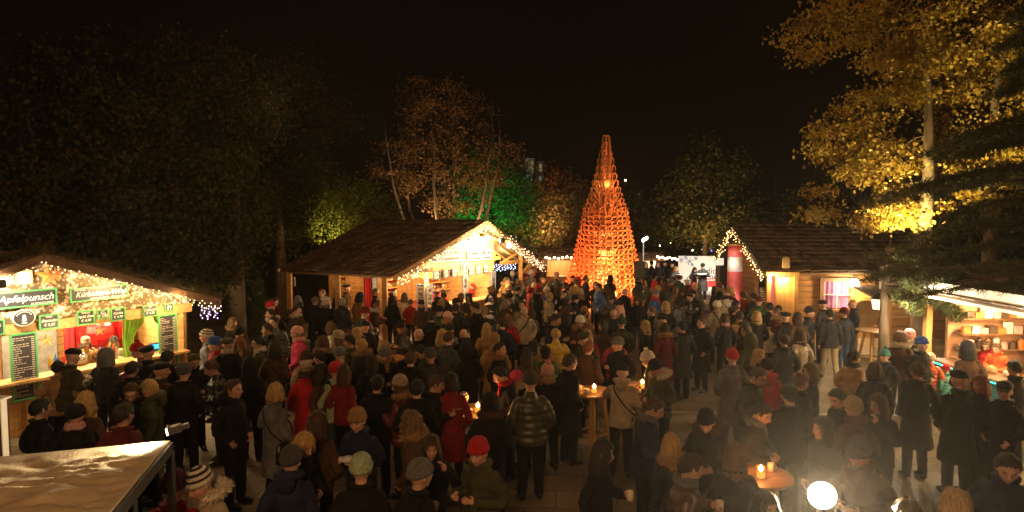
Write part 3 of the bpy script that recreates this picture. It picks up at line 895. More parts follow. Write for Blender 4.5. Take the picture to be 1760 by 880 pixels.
for (x0, z0_, x1, z1_) in ((aAp, zAp, aEv, zEv), (aAp, zAp, aEl, zEv)):
    m_.bar(H1(x0, .57, z0_-.1), H1(x1, .57, z1_-.1), .05, .16)
into(m_.build('barge_board', W_DARK), h1)
def topA(s_): 
    a_ = s_-3.6
    return (zAp-(zAp-zEv)*abs(a_-aAp)/(aEv-aAp))-.08
m_ = MB()
def flower_mat():
    m, nt, out = newmat('flower_fascia'); L = nt.links.new
    b = N(nt, 'ShaderNodeBsdfPrincipled'); tc = N(nt, 'ShaderNodeTexCoord'); v = N(nt, 'ShaderNodeTexVoronoi'); v.inputs['Scale'].default_value = 16
    nz = N(nt, 'ShaderNodeTexNoise'); nz.inputs['Scale'].default_value = 5; nz.inputs['Detail'].default_value = 6
    L(tc.outputs['Object'], v.inputs['Vector']); L(tc.outputs['Object'], nz.inputs['Vector'])
    rp = N(nt, 'ShaderNodeValToRGB'); e = rp.color_ramp.elements; e[0].color = (.10, .07, .03, 1); e[0].position = .33; e[1].color = (.8, .68, .5, 1); e[1].position = .58
    q = e.new(.45); q.color = (.42, .22, .12, 1)
    mx = N(nt, 'ShaderNodeMath', operation='MULTIPLY_ADD'); L(v.outputs['Distance'], mx.inputs[0]); mx.inputs[1].default_value = -.5; L(nz.outputs[0], mx.inputs[2])
    ad = N(nt, 'ShaderNodeMath', operation='ADD'); L(mx.outputs[0], ad.inputs[0]); ad.inputs[1].default_value = .16
    L(ad.outputs[0], rp.inputs[0]); L(rp.outputs[0], b.inputs['Base Color']); b.inputs['Roughness'].default_value = .8
    L(b.outputs[0], out.inputs[0]); return m
# fascia wall above the opening
nseg = 40
for i in range(nseg):
    s0, s1 = i/nseg*6.6, (i+1)/nseg*6.6
    a0_, a1_ = s0-3.6, s1-3.6
    t0_, t1_ = topA(s0), topA(s1)
    m_.add([H1(a0_, 0, 2.16), H1(a1_, 0, 2.16), H1(a1_, 0, t1_), H1(a0_, 0, t0_)], [(0, 1, 2, 3)])
into(m_.build('fascia', flower_mat()), h1)
m_ = MB(); m_.bar(H1(-3.6, .03, 2.07), H1(3.05, .03, 2.07), .12, .2); into(m_.build('beam', W_BEAM), h1)
m_ = MB(); m_.bar(H1(-3.6, .05, 1.08), H1(2.85, .05, 1.08), .5, .05); into(m_.build('counter_top', W_BEAM), h1)
for a_ in (-3.6, -.32, 2.85): m_ = MB(); m_.bar(H1(a_, 0, 0), H1(a_, 0, 1.97), .14); into(m_.build('post', W_BEAM), h1)
m_ = MB(); plank_wall(m_, H1(-3.5, -.02, 0), H1(2.78, -.02, 0), 0, 1.05, .13); into(m_.build('counter_front', W_PINE), h1)
m_ = MB(); plank_wall(m_, H1(2.85, -.05, 0), H1(2.85, -3.4, 0), 0, 2.1, .16); plank_wall(m_, H1(-3.6, -.05, 0), H1(-3.6, -3.4, 0), 0, 2.1, .16); plank_wall(m_, H1(-3.6, -2.2, 0), H1(2.8, -2.2, 0), 0, 2.6, .18)
into(m_.build('wall', W_PINE), h1)
m_ = MB(); m_.bar(H1(.1, -2.12, 1.35), H1(1.15, -2.12, 1.35), .03, 1.5); into(m_.build('back_panel', pmat('panel_grey', (.2, .2, .19), .5)), h1)
def drape(path0, path1, z0_, z1_, fr=7, mat=None, pinch=0):
    m_ = MB(); n_ = 40; k_ = 10; vs = []
    a_, b_ = Vector(path0), Vector(path1); d = (b_-a_).normalized(); nn = Vector((-d.y, d.x, 0))
    for i in range(k_+1):
        z = z0_+(z1_-z0_)*i/k_; q = 1-pinch*math.sin(math.pi*min(1, i/k_*1.2))*.6
        for j in range(n_+1):
            s_ = j/n_; p = a_+(b_-a_)*(s_*q)
            vs.append(tuple(p+nn*(.03*math.sin(s_*fr*6.28))+Vector((0, 0, z))))
    m_.add(vs, [(i*(n_+1)+j, i*(n_+1)+j+1, (i+1)*(n_+1)+j+1, (i+1)*(n_+1)+j) for i in range(k_) for j in range(n_)])
    return m_
redc = pmat('red_curtain', (.4, .01, .015), .7, .3, 4)
lime = pmat('lime_curtain', (.25, .5, .04), .7, .2, 4)
into(drape(H1(1.2, -1.9, 0), H1(2.6, -1.9, 0), .9, 2.0, 12, None).build('back_curtain', redc, None, True), h1)
into(drape(H1(1.62, -.2, 0), H1(2.1, -.2, 0), 1.1, 1.97, 5, None, .9).build('side_curtain', lime, None, True), h1)
into(drape(H1(2.75, -.2, 0), H1(2.3, -.2, 0), 1.1, 1.97, 5, None, 1).build('side_curtain', lime, None, True), h1)
m_ = MB(); m_.ell(H1(1.7, -1.55, 1.55), (.42, .3, .4)); m_.ell(H1(2.4, -1.7, 1.55), (.35, .2, .4)); into(m_.build('red_barrel', pmat('red_gloss', (.5, .01, .01), .25)), h1)
# signs
BASE1 = H1(0, .05, 0)
board('hanging_sign', 'long black sign with green frame reading Apfelpunsch', 'sign', -38, 101, 518, 29, BASE1, AN, green, [('Apfelpunsch', .185, .1, .02, .35), ('ALKOHOLFREI', .06, .3, -.36, 0)], pyc2=511, bold=0)
board('hanging_sign', 'long black sign with green frame reading Kürbiskern-Wrap', 'sign', 122, 222, 505, 24, BASE1, AN, green, [('Kürbiskern-Wrap', .16, .03, 0, .35), ('FRISCHER', .05, -.34, .33, 0), ('FRISCHER WRAP - VEGETARISCH', .05, .15, -.36, 0)], pyc2=502, bold=0)
price = [('WRAP', 'Blattsalat', '€ 5,50'), ('PUNSCH', 'Apfel Zimt', '€ 4,50'), ('HEISS', 'Tee', '€ 3,00'), ('SUPPE', 'Kürbis', '€ 4,90'), ('BIO', 'Glühwein', '€ 4,20'), ('', 'Saft', '€ 3')]
for i, (x0, x1, yc, hh) in enumerate(((67, 102, 553, 26), (132, 163, 546, 25), (167, 186, 540, 16), (190, 216, 540, 23), (246, 270, 534, 20), (283, 298, 528, 13))):
    p_ = price[i]
    ws = ('small green framed price board nearest the oval sign', 'green framed price board second from the oval sign', 'tiny green framed board between two larger price boards', 'green framed price board just left of the lime curtain', 'green framed price board above the lime curtains', 'smallest green framed board at the right end of the beam')[i]
    board('price_board', ws, 'sign', x0, x1, yc, hh, H1(0, .09, 0), AN, green, [(p_[0], .04, 0, .33, 0), (p_[1], .075, 0, .08, .3), (p_[2], .07, 0, -.2, .2)], grp='green framed price boards')
board('price_board', 'green framed price board cut by the left edge', 'sign', -20, 8, 563, 27, H1(0, .09, 0), AN, green, [('TEE', .08, 0, .1, .2)], grp='green framed price boards')
board('menu_board', 'tall green framed menu board near the left edge', 'menu board', 19, 66, 630, 118, H1(0, .12, 0), AN, green, None, 28)
board('menu_board', 'tall narrow green framed menu board right of the lime curtain', 'menu board', 273, 305, 587, 96, H1(0, .1, 0), AN, green, None, 30)
oval_sign('oval black sign with white emblem on the punch hut', 41, 546, H1(0, .12, 0), AN, .19, .16, pmat('rim_white', (.6, .6, .5), .5))
board('round_sign', 'pale round pretzel sign high in the punch hut gable', 'sign', 27, 56, 477, 24, H1(0, .05, 0), AN, pmat('rim_tan', (.5, .35, .15), .5), [('a', .25, 0, .05, .2)], back=pmat('paper_pale', (.7, .62, .45), .6))
star_w = pmat('straw_star', (.6, .42, .16), .7)
def star(label, px, py, plane, n, r_, mat=star_w):
    n = Vector(n).normalized(); p = PPL(px, py, Vector(plane), n); xa = Vector((0, 0, 1)).cross(n)
    m_ = MB(); vs = []
    for yy in (0,):
        for j in range(10):
            q = r_ if j % 2 == 0 else r_*.42; an = R(90+36*j); vs.append(xa*(q*math.cos(an))+Vector((0, 0, q*math.sin(an))))
    c0, c1 = n*.035, -n*.035; m_.add(vs+[c0, c1], [(j, (j+1) % 10, 10) for j in range(10)]+[((j+1) % 10, j, 11) for j in range(10)])
    m_.bar((0, 0, r_), (0, 0, r_+.16), .006)
    o_ = m_.build('star', mat); o_.location = p; tag(o_, label, 'star', 'stars hanging in the punch hut')
star('large straw star beside the tall left menu board', 80, 585, H1(0, -.05, 0), AN, .15)
star('small orange star hanging under the beam', 107, 569, H1(0, -.05, 0), AN, .07, pmat('orange_star', (.7, .25, .05), .6))
star('silver and straw star before the red curtain', 171, 569, H1(0, -.05, 0), AN, .12)
star('tiny star hanging between the lime curtains', 232, 546, H1(0, -.05, 0), AN, .06)
star('large orange star in the punch hut gable', 83, 474, H1(0, .1, 0), AN, .24, pmat('orange_star', (.7, .25, .05), .6))
star('orange moon and star decoration beside the big gable star', 95, 473, H1(0, .14, 0), AN, .15, pmat('orange_star2', (.75, .18, .04), .6))
# counter goods
m_ = MB(); m_.lathe([(.14, 0), (.18, .05), (.18, .18), (.1, .26), (.02, .3)], (0, 0, 0)); o_ = m_.build('punch_kettle', pmat('copper', (.8, .72, .55), .2, .05, metallic=.8), None, True); o_.location = H1(.75, -.3, 1.11); tag(o_, 'shiny punch kettle on the punch hut counter', 'kettle')
for i in range(7):
    m_ = MB(); m_.lathe([(.035, 0), (.037, .16), (.014, .21), (.013, .27)], (0, 0, 0)); o_ = m_.build('bottle', pmat(f'bottle_{i%3}', [(.5, .3, .03), (.05, .2, .5), (.5, .04, .03)][i % 3], .15), None, True)
    o_.location = H1(.3+.12*i if i < 3 else .95+.3*(i-3), -.42-.05*(i % 2), 1.11); tag(o_, 'amber, blue or red bottle standing on the punch hut counter', 'bottle', 'bottles on the punch hut counter')
m_ = MB(); m_.box((0, 0, .1), (.26, .1, .2)); q_ = MB(); q_.box((0, -.055, .12), (.2, .004, .1)); o_ = m_.build('cash_register', pmat('reg', (.05, .05, .05), .4)); o_.location = H1(2.35, -.25, 1.11); o_.rotation_euler = (0, 0, R(50)); q_.build('display', emit('blue_display', (.05, .4, 1), 3), o_); tag(o_, 'dark cash register with a blue display on the punch hut counter', 'cash register')
# lights of the punch hut
string_lights('bright fairy lights along the right roof edge of the punch hut', [H1(aAp+(aEv-aAp)*t, .64, zAp+(zEv-zAp)*t-.14) for t in (0, .25, .5, .75, 1)], 80, (1, .6, .26), 9, .0105, .17)
string_lights('bright fairy lights along the left roof edge of the punch hut', [H1(aAp, .64, zAp-.12), H1(aEl, .64, zEv-.12)], 34, (1, .6, .26), 9, .0105, .2)
string_lights('violet white light curtain at the right eave of the punch hut', [H1(3.0, .5, 2.12), H1(aEv-.05, .58, 2.12)], 24, (.8, .5, 1), 7, .012, .3)

# ============================================================ big stall in the middle
O2 = Vector((-3.86, 20.5, 0)); U2 = Vector((5.02, 6.6, 0)); V2 = Vector((-4.24, 2.0, 0))
N2 = Vector((U2.y, -U2.x, 0)).normalized(); S2 = Vector((-V2.y, V2.x, 0)).normalized()
if S2.y > 0: S2 = -S2
def H2(a_, b_, z): return O2+U2*a_+V2*b_+Vector((0, 0, z))
AP2, ZR, ZE = .567, 4.07, 2.3
def topz(a_): return ZR-(ZR-ZE)*((AP2-a_)/AP2 if a_ < AP2 else (a_-AP2)/(1-AP2))
h2 = thing('big_market_stall', 'large timber stall with a wide shake roof and brightly lit gable', 'market stall', H2(.3, .3, 0))
m_ = MB(); shakes(m_, H2(0, 0, ZE), H2(0, 1.03, ZE), H2(AP2, 0, ZR), H2(AP2, 1.12, ZR), 10, 30, .055, 7)
shakes(m_, H2(1, 0, ZE), H2(1, 1.03, ZE), H2(AP2, 0, ZR), H2(AP2, 1.12, ZR), 11, 26, .03, 8)
into(m_.build('roof', W_SHAKE), h2)
m_ = MB()
for a0_, a1_ in ((0, AP2), (1, AP2)):
    m_.bar(H2(a0_, -.012, topz(a0_)-.1), H2(a1_, -.012, topz(a1_)-.1), .05, .17)
into(m_.build('barge_board', W_BEAM), h2)
m_ = MB(); L2 = U2.length
plank_wall(m_, H2(.265, .12, 0), H2(.723, .12, 0), 2.0, 4.0, .17, .05, top=lambda s_: topz(.265+s_/L2)-.07)
into(m_.build('fascia', W_PINE), h2)
m_ = MB(); plank_wall(m_, H2(.723, .3, 0), H2(.98, .3, 0), 2.36, 3.6, .17, .05, top=lambda s_: topz(.723+s_/L2)-.07); into(m_.build('gable_panel', W_PINE), h2)
m_ = MB(); plank_wall(m_, H2(.265, .12, 0), H2(.723, .12, 0), 0, 1.0, .15, .06); m_.bar(H2(.255, .09, 1.03), H2(.73, .09, 1.03), .5, .05); into(m_.build('counter', W_PINE), h2)
m_ = MB(); LV = V2.length
plank_wall(m_, H2(.265, .12, 0), H2(.265, 1.05, 0), 0, 2.75, .19, .07, holes=((.1, 1.75, 1.0, 2.0), (2.2, 2.75, 0, 1.95), (3.55, 4.2, 1.0, 1.8)))
into(m_.build('side_wall', W_LOG), h2)
m_ = MB(); plank_wall(m_, H2(.723, .14, 0), H2(.723, 1.05, 0), 0, 2.9, .19, .07); plank_wall(m_, H2(.265, 1.05, 0), H2(.723, 1.05, 0), 0, 2.75, .19, .07); into(m_.build('wall', W_LOG), h2)
m_ = MB(); plank_wall(m_, H2(.29, .62, 0), H2(.7, .62, 0), 0, 2.4, .2, .04); into(m_.build('back_wall', pmat('red_wood', (.3, .05, .02), .6, .5, 3)), h2)
for a_, b_ in ((.02, .095), (.02, .51), (.02, .975), (.89, .06)):
    m_ = MB(); m_.bar(H2(a_, b_, 0), H2(a_, b_, topz(a_)-.06), .16); into(m_.build('post', W_BEAM), h2)
for a_, b_ in ((.265, .115), (.5, .115), (.723, .115)):
    m_ = MB(); m_.bar(H2(a_, b_, 0), H2(a_, b_, 2.0), .14); into(m_.build('post', W_PINE), h2)
for q0, q1, s0_, s1_, nm_ in ((H2(.02, .03, ZE-.02), H2(.02, 1.0, ZE-.02), .12, .16, 'beam'), (H2(.73, .06, 2.34), H2(.98, .06, 2.34), .1, .14, 'beam'), (H2(.03, .06, 2.34), H2(.26, .06, 2.34), .1, .14, 'beam'),
        (H2(.75, .06, 2.4), H2(.89, .06, 2.75), .07, .07, 'brace'), (H2(.97, .06, 2.2), H2(.89, .06, 1.75), .07, .07, 'brace'), (H2(.6, .05, 3.45), H2(.74, .05, 3.2), .08, .1, 'beam')):
    m_ = MB(); m_.bar(q0, q1, s0_, s1_); into(m_.build(nm_, W_BEAM), h2)
for t_ in range(9):
    b_ = .04+t_*.13
    for e_ in (.015, .99): m_ = MB(); m_.bar(H2(e_, b_, ZE-.04), H2(AP2, b_, ZR-.06), .07, .1); into(m_.build('rafter', W_BEAM), h2)
m_ = MB()
for z_ in (1.25, 1.55, 1.85): m_.bar(H2(.29, .55, z_), H2(.7, .55, z_), .28, .03); m_.bar(H2(.34, .2, z_), H2(.34, .5, z_), .03, .28)
into(m_.build('shelf', W_PINE), h2)
into(drape(H2(.268, .705, 0), H2(.268, .6, 0), .1, 1.9, 4).build('red_curtain', redc, None, True), h2)
m_ = MB(); p_, q_ = H2(.26, .885, 1.4), H2(.26, 1.0, 1.4); m_.bar(p_, q_, .04, .8); wn = m_.build('window', pmat('dim_pane', (.30, .2, .08), .3, .4, 3)); into(wn, h2)
m_ = MB(); m_.bar(H2(.255, .58, 1.98), H2(.255, .73, 1.98), .06, .08)
into(m_.build('lintel', W_DARK), h2)
# goods on the shelves
for i in range(46):
    a_ = .31+.385*((i*.618) % 1); z_ = (1.265, 1.565, 1.865)[i % 3]; hh = rng.uniform(.1, .2); rr_ = rng.uniform(.035, .06)
    m_ = MB(); m_.lathe([(rr_, 0), (rr_*1.05, hh*.7), (rr_*.6, hh*.85), (rr_*.62, hh)], (0, 0, 0), 12)
    cc = ('red', 'gold', 'cream', 'green')[i % 4]
    o_ = m_.build('jar', pmat('jar_'+cc, dict(red=(.5, .03, .02), gold=(.6, .35, .05), cream=(.6, .5, .35), green=(.1, .2, .05))[cc], .25), None, True)
    o_.location = H2(a_, .55+rng.uniform(-.015, .015), z_); tag(o_, f'small {cc} jar on the shelves inside the big stall', 'jar', f'{cc} jars on the big stall shelves')
blue_f = pmat('blue_frame', (.12, .2, .42), .5)
whitep = pmat('white_panel', (.75, .7, .6), .6, .05)
FP = H2(0, .12, 0)
for (lb, x0, x1, y0, y1, hp, t_) in (('white edged brown sign with white lettering left of the stall gable middle', 741, 791, 446, 434, 17, 'Marillenknödel Pfanne'), ('short white edged brown sign right of the stall gable middle', 804, 844, 437, 441, 14, 'Kartoffelpuffer')):
    board('stall_sign', lb, 'sign', x0, x1, y0, hp+2, FP, N2, whitep, [(t_, .26, 0, .0, .3)], pyc2=y1, off=.08, back=pmat('sign_brown', (.025, .013, .008), .6), bold=.0)
board('stall_sign', 'pale wooden name board hung high in the big stall gable', 'sign', 807, 844, 409, 9, FP, N2, W_BEAM, [('Hüttenschmankerl', .14, 0, 0, .2)], pyc2=410, off=.08, back=whitep)
oval_sign('oval dark sign with pale emblem on the big stall beam', 798, 458, FP, N2, .2, .26, whitep)
for i, (x0, x1, yc) in enumerate(((744, 757, 473), (762, 772, 470), (777, 787, 468), (806, 813, 466), (818, 826, 464), (831, 839, 462))):
    ws = ('first', 'second', 'third', 'fourth', 'fifth', 'sixth')[i]
    board('price_board', f'dark price board on the big stall beam, {ws} from its left corner', 'sign', x0, x1, yc, 15.5, H2(0, .105, 0), N2, pmat('frame_dark', (.05, .06, .1), .5), [('NUR', .1, 0, .28, 0), ('HEUTE', .09, 0, .08, 0), ('4,50', .13, 0, -.25, 0)], grp='price boards on the big stall beam')
board('price_board', 'dark price board hanging under the left eave of the big stall', 'sign', 705, 717, 469, 16, H2(.2, .12, 0), N2, pmat('frame_dark', (.05, .06, .1), .5), [('TOPF', .1, 0, .2, 0), ('4,50', .12, 0, -.2, 0)], grp='price boards on the big stall beam')
board('menu_board', 'tall blue edged menu board on the corner of the big stall', 'menu board', 733, 744, 522, 66, H2(0, .10, 0), N2, blue_f, None, 26, grp='tall menu boards on the big stall')
board('menu_board', 'tall blue edged menu board turned toward the left of the stall corner', 'menu board', 717, 730, 522, 68, H2(.262, 0, 0), S2, blue_f, None, 26, off=.05, grp='tall menu boards on the big stall')
board('menu_board', 'narrow menu board on the middle post of the big stall', 'menu board', 796, 804, 492, 38, H2(0, .10, 0), N2, blue_f, None, 16, grp='tall menu boards on the big stall')
board('menu_board', 'narrow menu board on the right post of the big stall', 'menu board', 845, 852, 488, 50, H2(0, .10, 0), N2, blue_f, None, 20, grp='tall menu boards on the big stall')
board('menu_board', 'small pale menu sheet hanging left of the big stall post', 'menu board', 640, 648, 490, 26, H2(.262, 0, 0), S2, blue_f, None, 10, off=.05, back=pmat('paper_blue', (.4, .5, .6), .6))
board('menu_board', 'pale poster under the left end of the big roof', 'poster', 497, 507, 484, 16, H2(.2, 0, 0), S2, whitep, None, 5, off=.0, back=pmat('paper_grey', (.4, .4, .4), .6))
string_lights('dense fairy lights along the left roof edge of the big stall', [H2(AP2*t, -.03, topz(AP2*t)-.1) for t in (.02, .5, 1)], 100, WARMB, 6, .018, .28, .09)
string_lights('second strand of fairy lights along the left roof edge of the big stall', [H2(AP2*t, -.05, topz(AP2*t)-.08) for t in (.02, .5, 1)], 90, (1, .55, .3), 6, .016, .36, .11)
string_lights('dense fairy lights along the right roof edge of the big stall', [H2(AP2+(1-AP2)*t, -.03, topz(AP2+(1-AP2)*t)-.1) for t in (0, .5, .99)], 100, WARMB, 6, .018, .3, .1)
string_lights('second strand of fairy lights along the right roof edge of the big stall', [H2(AP2+(1-AP2)*t, -.05, topz(AP2+(1-AP2)*t)-.08) for t in (.3, .6, .99)], 80, (1, .5, .38), 6, .016, .4, .12)
string_lights('blue white icicle lights under the right beam of the big stall', [H2(.74, .2, 2.26), H2(.97, .2, 2.26)], 46, (.6, .65, 1), 7, .018, .3, .04)
def bulb_lamp(name, label, loc, r_, col, strength, power, drop=.3, cat='lamp', lrad=.1, pcol=None):
    t = thing(name, label, cat, loc)
    b = MB(); b.ell((0, 0, 0), r_, nu=14, nv=9); b.build('globe', emit(name+'_glow'+str(strength), col, strength, sample=False), t, True)
    b = MB(); b.lathe([(.03, r_*.8), (.035, r_+.05)], (0, 0, 0), 10); b.bar((0, 0, r_+.05), (0, 0, r_+drop), .01); b.build('lamp_holder', pmat('cable_black', (.02, .02, .02), .5), t)
    plight('light_of_'+name, Vector(loc)+Vector((0, 0, -r_-.03)), power, pcol or (1, .62, .25), lrad)
    return t
p_ = PPL(875, 422, H2(0, .0, 0), N2); bulb_lamp('gable_lamp', 'round glowing lamp under the right roof slope of the big stall', p_, .1, (1, .75, .35), 60, 60, .2)
# floodlight on the gable
def floodlight(name, label, loc, target, power, col, spot=100, emitk=60, pole=True, size=.16):
    t = thing(name, label, 'floodlight', loc)
    d = (Vector(target)-Vector(loc)).normalized(); q = d.to_track_quat('-Z', 'Y').to_matrix().to_4x4()
    b = MB(); b.box((0, 0, .05), (size*1.5, size*1.1, .1)); b.box((0, 0, .13), (size, size*.7, .06)); b.xf(q); b.build('housing', pmat('lamp_grey', (.06, .06, .065), .4), t)
    b = MB(); b.box((0, 0, -.006), (size*1.35, size*.95, .006)); b.xf(q); b.build('lens', emit('flood_lens_%g' % emitk, col, emitk, sample=False), t)
    b = MB()
    if pole: b.loft([(0, 0, .02)+tuple() if False else (0, 0, 0), (0, .0, -Vector(loc).z+.02)], .022, 8)
    else: b.bar((0, 0, .05), (0, 0, .05-size*1.2), .02)
    bo = b.build('bracket', pmat('lamp_grey', (.06, .06, .065), .4), t); bo.location = q.to_3x3() @ Vector((0, 0, .1 if pole else .0))
    if pole:
        for k_ in range(3):
            b = MB(); an = R(120*k_+20); b.bar((0, 0, -Vector(loc).z+.35), (math.cos(an)*.4, math.sin(an)*.4, -Vector(loc).z+.02), .02); lg = b.build('leg', pmat('lamp_grey', (.06, .06, .065), .4), t); lg.location = bo.location
    plight('light_of_'+name, Vector(loc)+d*.06, power, col, .06, 'SPOT', target, spot, .6)
    return t
floodlight('gable_floodlight', 'small floodlight burning out the signs of the big stall gable', H2(.57, -.14, 3.3), H2(.56, .12, 3.1), 950, (1, .78, .45), 150, 90, False, .18)
plight('stall_glow_front', H2(.48, -.1, 2.3), 280, (1, .66, .28), .15)
for a_ in (.35, .5, .64): plight('stall_inside_lamp', H2(a_, .3, 2.2), 130, (1, .6, .28), .1)
plight('stall_corner_lamp', H2(.24, .06, 2.1), 120, (1, .62, .25), .06)
plight('stall_side_lamp', H2(.2, .35, 2.1), 80, (1, .55, .25), .1)
plight('stall_eave_lamp', H2(.14, .75, 2.1), 40, (1, .55, .2), .1)
plight('canopy_lamp', H2(.85, .2, 2.6), 70, (1, .62, .25), .1)
# punch hut lights
for a_ in (-.9, .4, 1.3, 2.3): plight('punch_inside_lamp', H1(a_, -.9, 2.15), 170, (1, .72, .38), .08)
floodlight('punch_floodlight', 'bright spot lamp in the gable of the punch hut', H1(-.95, .8, 3.0), H1(-.9, 0, 2.75), 300, (1, .84, .58), 150, 90, False, .12)
plight('punch_gable_lamp', H1(1.2, .5, 2.75), 100, (1, .68, .32), .1)
plight('punch_front_lamp', H1(2.4, .6, 2.35), 100, (1, .68, .32), .1)
plight('punch_front_lamp', H1(.4, .7, 1.95), 50, (1, .68, .32), .1)
# ============================================================ log hut on the right
h3 = thing('log_hut', 'long log hut with a dark shake roof behind the crowd on the right', 'log hut', (11, 23, 0))
EX0, EX1, EY, RY, BY = 8.55, 15.2, 21.45, 25.0, 26.8
Z3E, Z3R, Z3B = 2.32, 3.93, 2.5
def zroof3(y): return Z3R-(Z3R-Z3E)*(RY-y)/(RY-EY) if y < RY else Z3R-(Z3R-Z3B)*(y-RY)/(BY-RY)
m_ = MB(); shakes(m_, (EX0, EY, Z3E), (EX1, EY, Z3E), (EX0+.12, RY, Z3R), (EX1, RY, Z3R), 12, 30, .055, 21)
shakes(m_, (EX0, BY, Z3B), (EX1, BY, Z3B), (EX0+.12, RY, Z3R), (EX1, RY, Z3R), 10, 20, .03, 22)
into(m_.build('roof', W_SHAKE), h3)
m_ = MB(); m_.bar((EX0-.03, EY, Z3E-.1), (EX0+.09, RY, Z3R-.1), .05, .16); m_.bar((EX0-.03, BY, Z3B-.1), (EX0+.09, RY, Z3R-.1), .05, .16); into(m_.build('barge_board', W_BEAM), h3)
def log_wall(m_, p0, p1, z0, z1, r=.1, holes=(), top=None):
    p0, p1 = Vector((*p0, 0)), Vector((*p1, 0)); L_ = (p1-p0).length; d = (p1-p0)/L_
    z = z0+r
    while z < z1:
        spans = [(0, L_)]
        for a_, b_, c_, e_ in holes:
            if c_ < z < e_:
                ns = []
                for x, y in spans:
                    if b_ <= x or a_ >= y: ns.append((x, y)); continue
                    if a_ > x: ns.append((x, a_))
                    if b_ < y: ns.append((b_, y))
                spans = ns
        if top:
            ns = []
            for x, y in spans:
                xs = [x+(y-x)*q/50 for q in range(51) if top(x+(y-x)*q/50) > z+r]
                if len(xs) > 1: ns.append((xs[0], xs[-1]))
            spans = ns
        for x, y in spans:
            a_, b_ = p0+d*x+Vector((0, 0, z)), p0+d*y+Vector((0, 0, z)); m_.loft([a_, a_.lerp(b_, .5)+Vector((0, 0, rng.uniform(-.008, .008))), b_], [(r*1.0, r*.8)]*3, 10)
        z += r*1.92
WX0, WY = 9.35, 22.0
wl, wr = PYd(1412, 500, WY).x-WX0, PYd(1460, 500, WY).x-WX0
m_ = MB(); plank_wall(m_, (WX0, WY), (15, WY), 0, 2.3, .2, .12, holes=((wl, wr, 1.05, 1.95),), gap=.014); into(m_.build('log_wall', W_LOG), h3)
m_ = MB(); W_LOGY = wood('log_wall_y', (.42, .23, .08), .6, 1, .35)
def top3(s_): return zroof3(WY+s_)-.1
plank_wall(m_, (WX0, WY+.1), (WX0, 26.5), 0, 3.7, .2, .12, gap=.014, holes=((1.2, 2.2, .9, 1.9),), top=top3); into(m_.build('gable_wall', W_LOGY), h3)
m_ = MB()
for x in (WX0, 12.6): m_.bar((x, WY, 0), (x, WY, 2.25), .22)
into(m_.build('corner_post', W_DARK), h3)
# window with panes
wx0, wx1 = WX0+wl, WX0+wr
m_ = MB()
for x in (wx0-.06, wx1+.06, ): m_.bar((x, WY-.12, .95), (x, WY-.12, 2.02), .13, .06)
m_.bar((wx0-.14, WY-.13, 2.03), (wx1+.14, WY-.13, 2.03), .1, .12); m_.bar((wx0-.1, WY-.15, .97), (wx1+.1, WY-.15, .97), .14, .07)
wf = m_.build('window', W_DARK); into(wf, h3)
m_ = MB(); m_.bar(((wx0+wx1)/2, WY-.1, 1.0), ((wx0+wx1)/2, WY-.1, 2.0), .03); m_.bar((wx0, WY-.1, 1.52), (wx1, WY-.1, 1.52), .03, .03)
q_ = m_.build('sash', pmat('sash_white', (.5, .45, .35), .5)); into(q_, h3)
q_ = drape((wx0-.02, WY+.08, 0), (wx1+.02, WY+.08, 0), 1.02, 1.98, 6).build('curtain', pmat('pale_curtain', (.22, .09, .24), .8, .5, 5), None, True); into(q_, h3)
plight('window_lamp', ((wx0+wx1)/2, WY+.0, 1.5), 1.5, (.8, .5, 1), .1)
# porch at the left end with timber door posts
m_ = MB()
PXs = [PYd(x, 470, 21.2).x for x in (1321, 1337, 1368)]
for x in PXs: m_.bar((x, 21.2, 0), (x, 21.2, 2.25), .13)
m_.bar((PXs[0]-.1, 21.2, 2.3), (PXs[2]+.1, 21.2, 2.3), .14, .12)
into(m_.build('porch_frame', W_PINE), h3)
m_ = MB(); m_.bar(((PXs[1]+PXs[2])/2, 21.25, .02), ((PXs[1]+PXs[2])/2, 21.25, 2.2), (PXs[2]-PXs[1])-.14, .05); into(m_.build('porch_door', W_PINE), h3)
q_ = drape((PXs[0]+.05, 21.5, 0), (PXs[1]-.02, 21.5, 0), .6, 2.2, 4).build('porch_curtain', pmat('pink_curtain', (.6, .12, .3), .7, .2, 5), None, True); into(q_, h3)
m_ = MB(); p_ = PYd(1351, 453, 21.15); m_.box(p_, (.24, .05, .3)); m_.ell(p_+Vector((0, 0, .15)), (.12, .025, .1)); o_ = m_.build('name_shield', pmat('shield_pale', (.5, .38, .2), .6)); tag(o_, 'rounded wooden shield above the lit porch of the log hut', 'sign')
p_ = PYd(1350, 481, 21.02); bulb_lamp('porch_lamp', 'oval glowing lamp on the porch door of the log hut', p_, .08, (1, .8, .45), 50, 42, .12)
p_ = PYd(1289, 449, 20.9)
plight('porch_side_lamp', (PXs[0]+.1, 21.0, 2.15), 60, (1, .6, .25), .06)
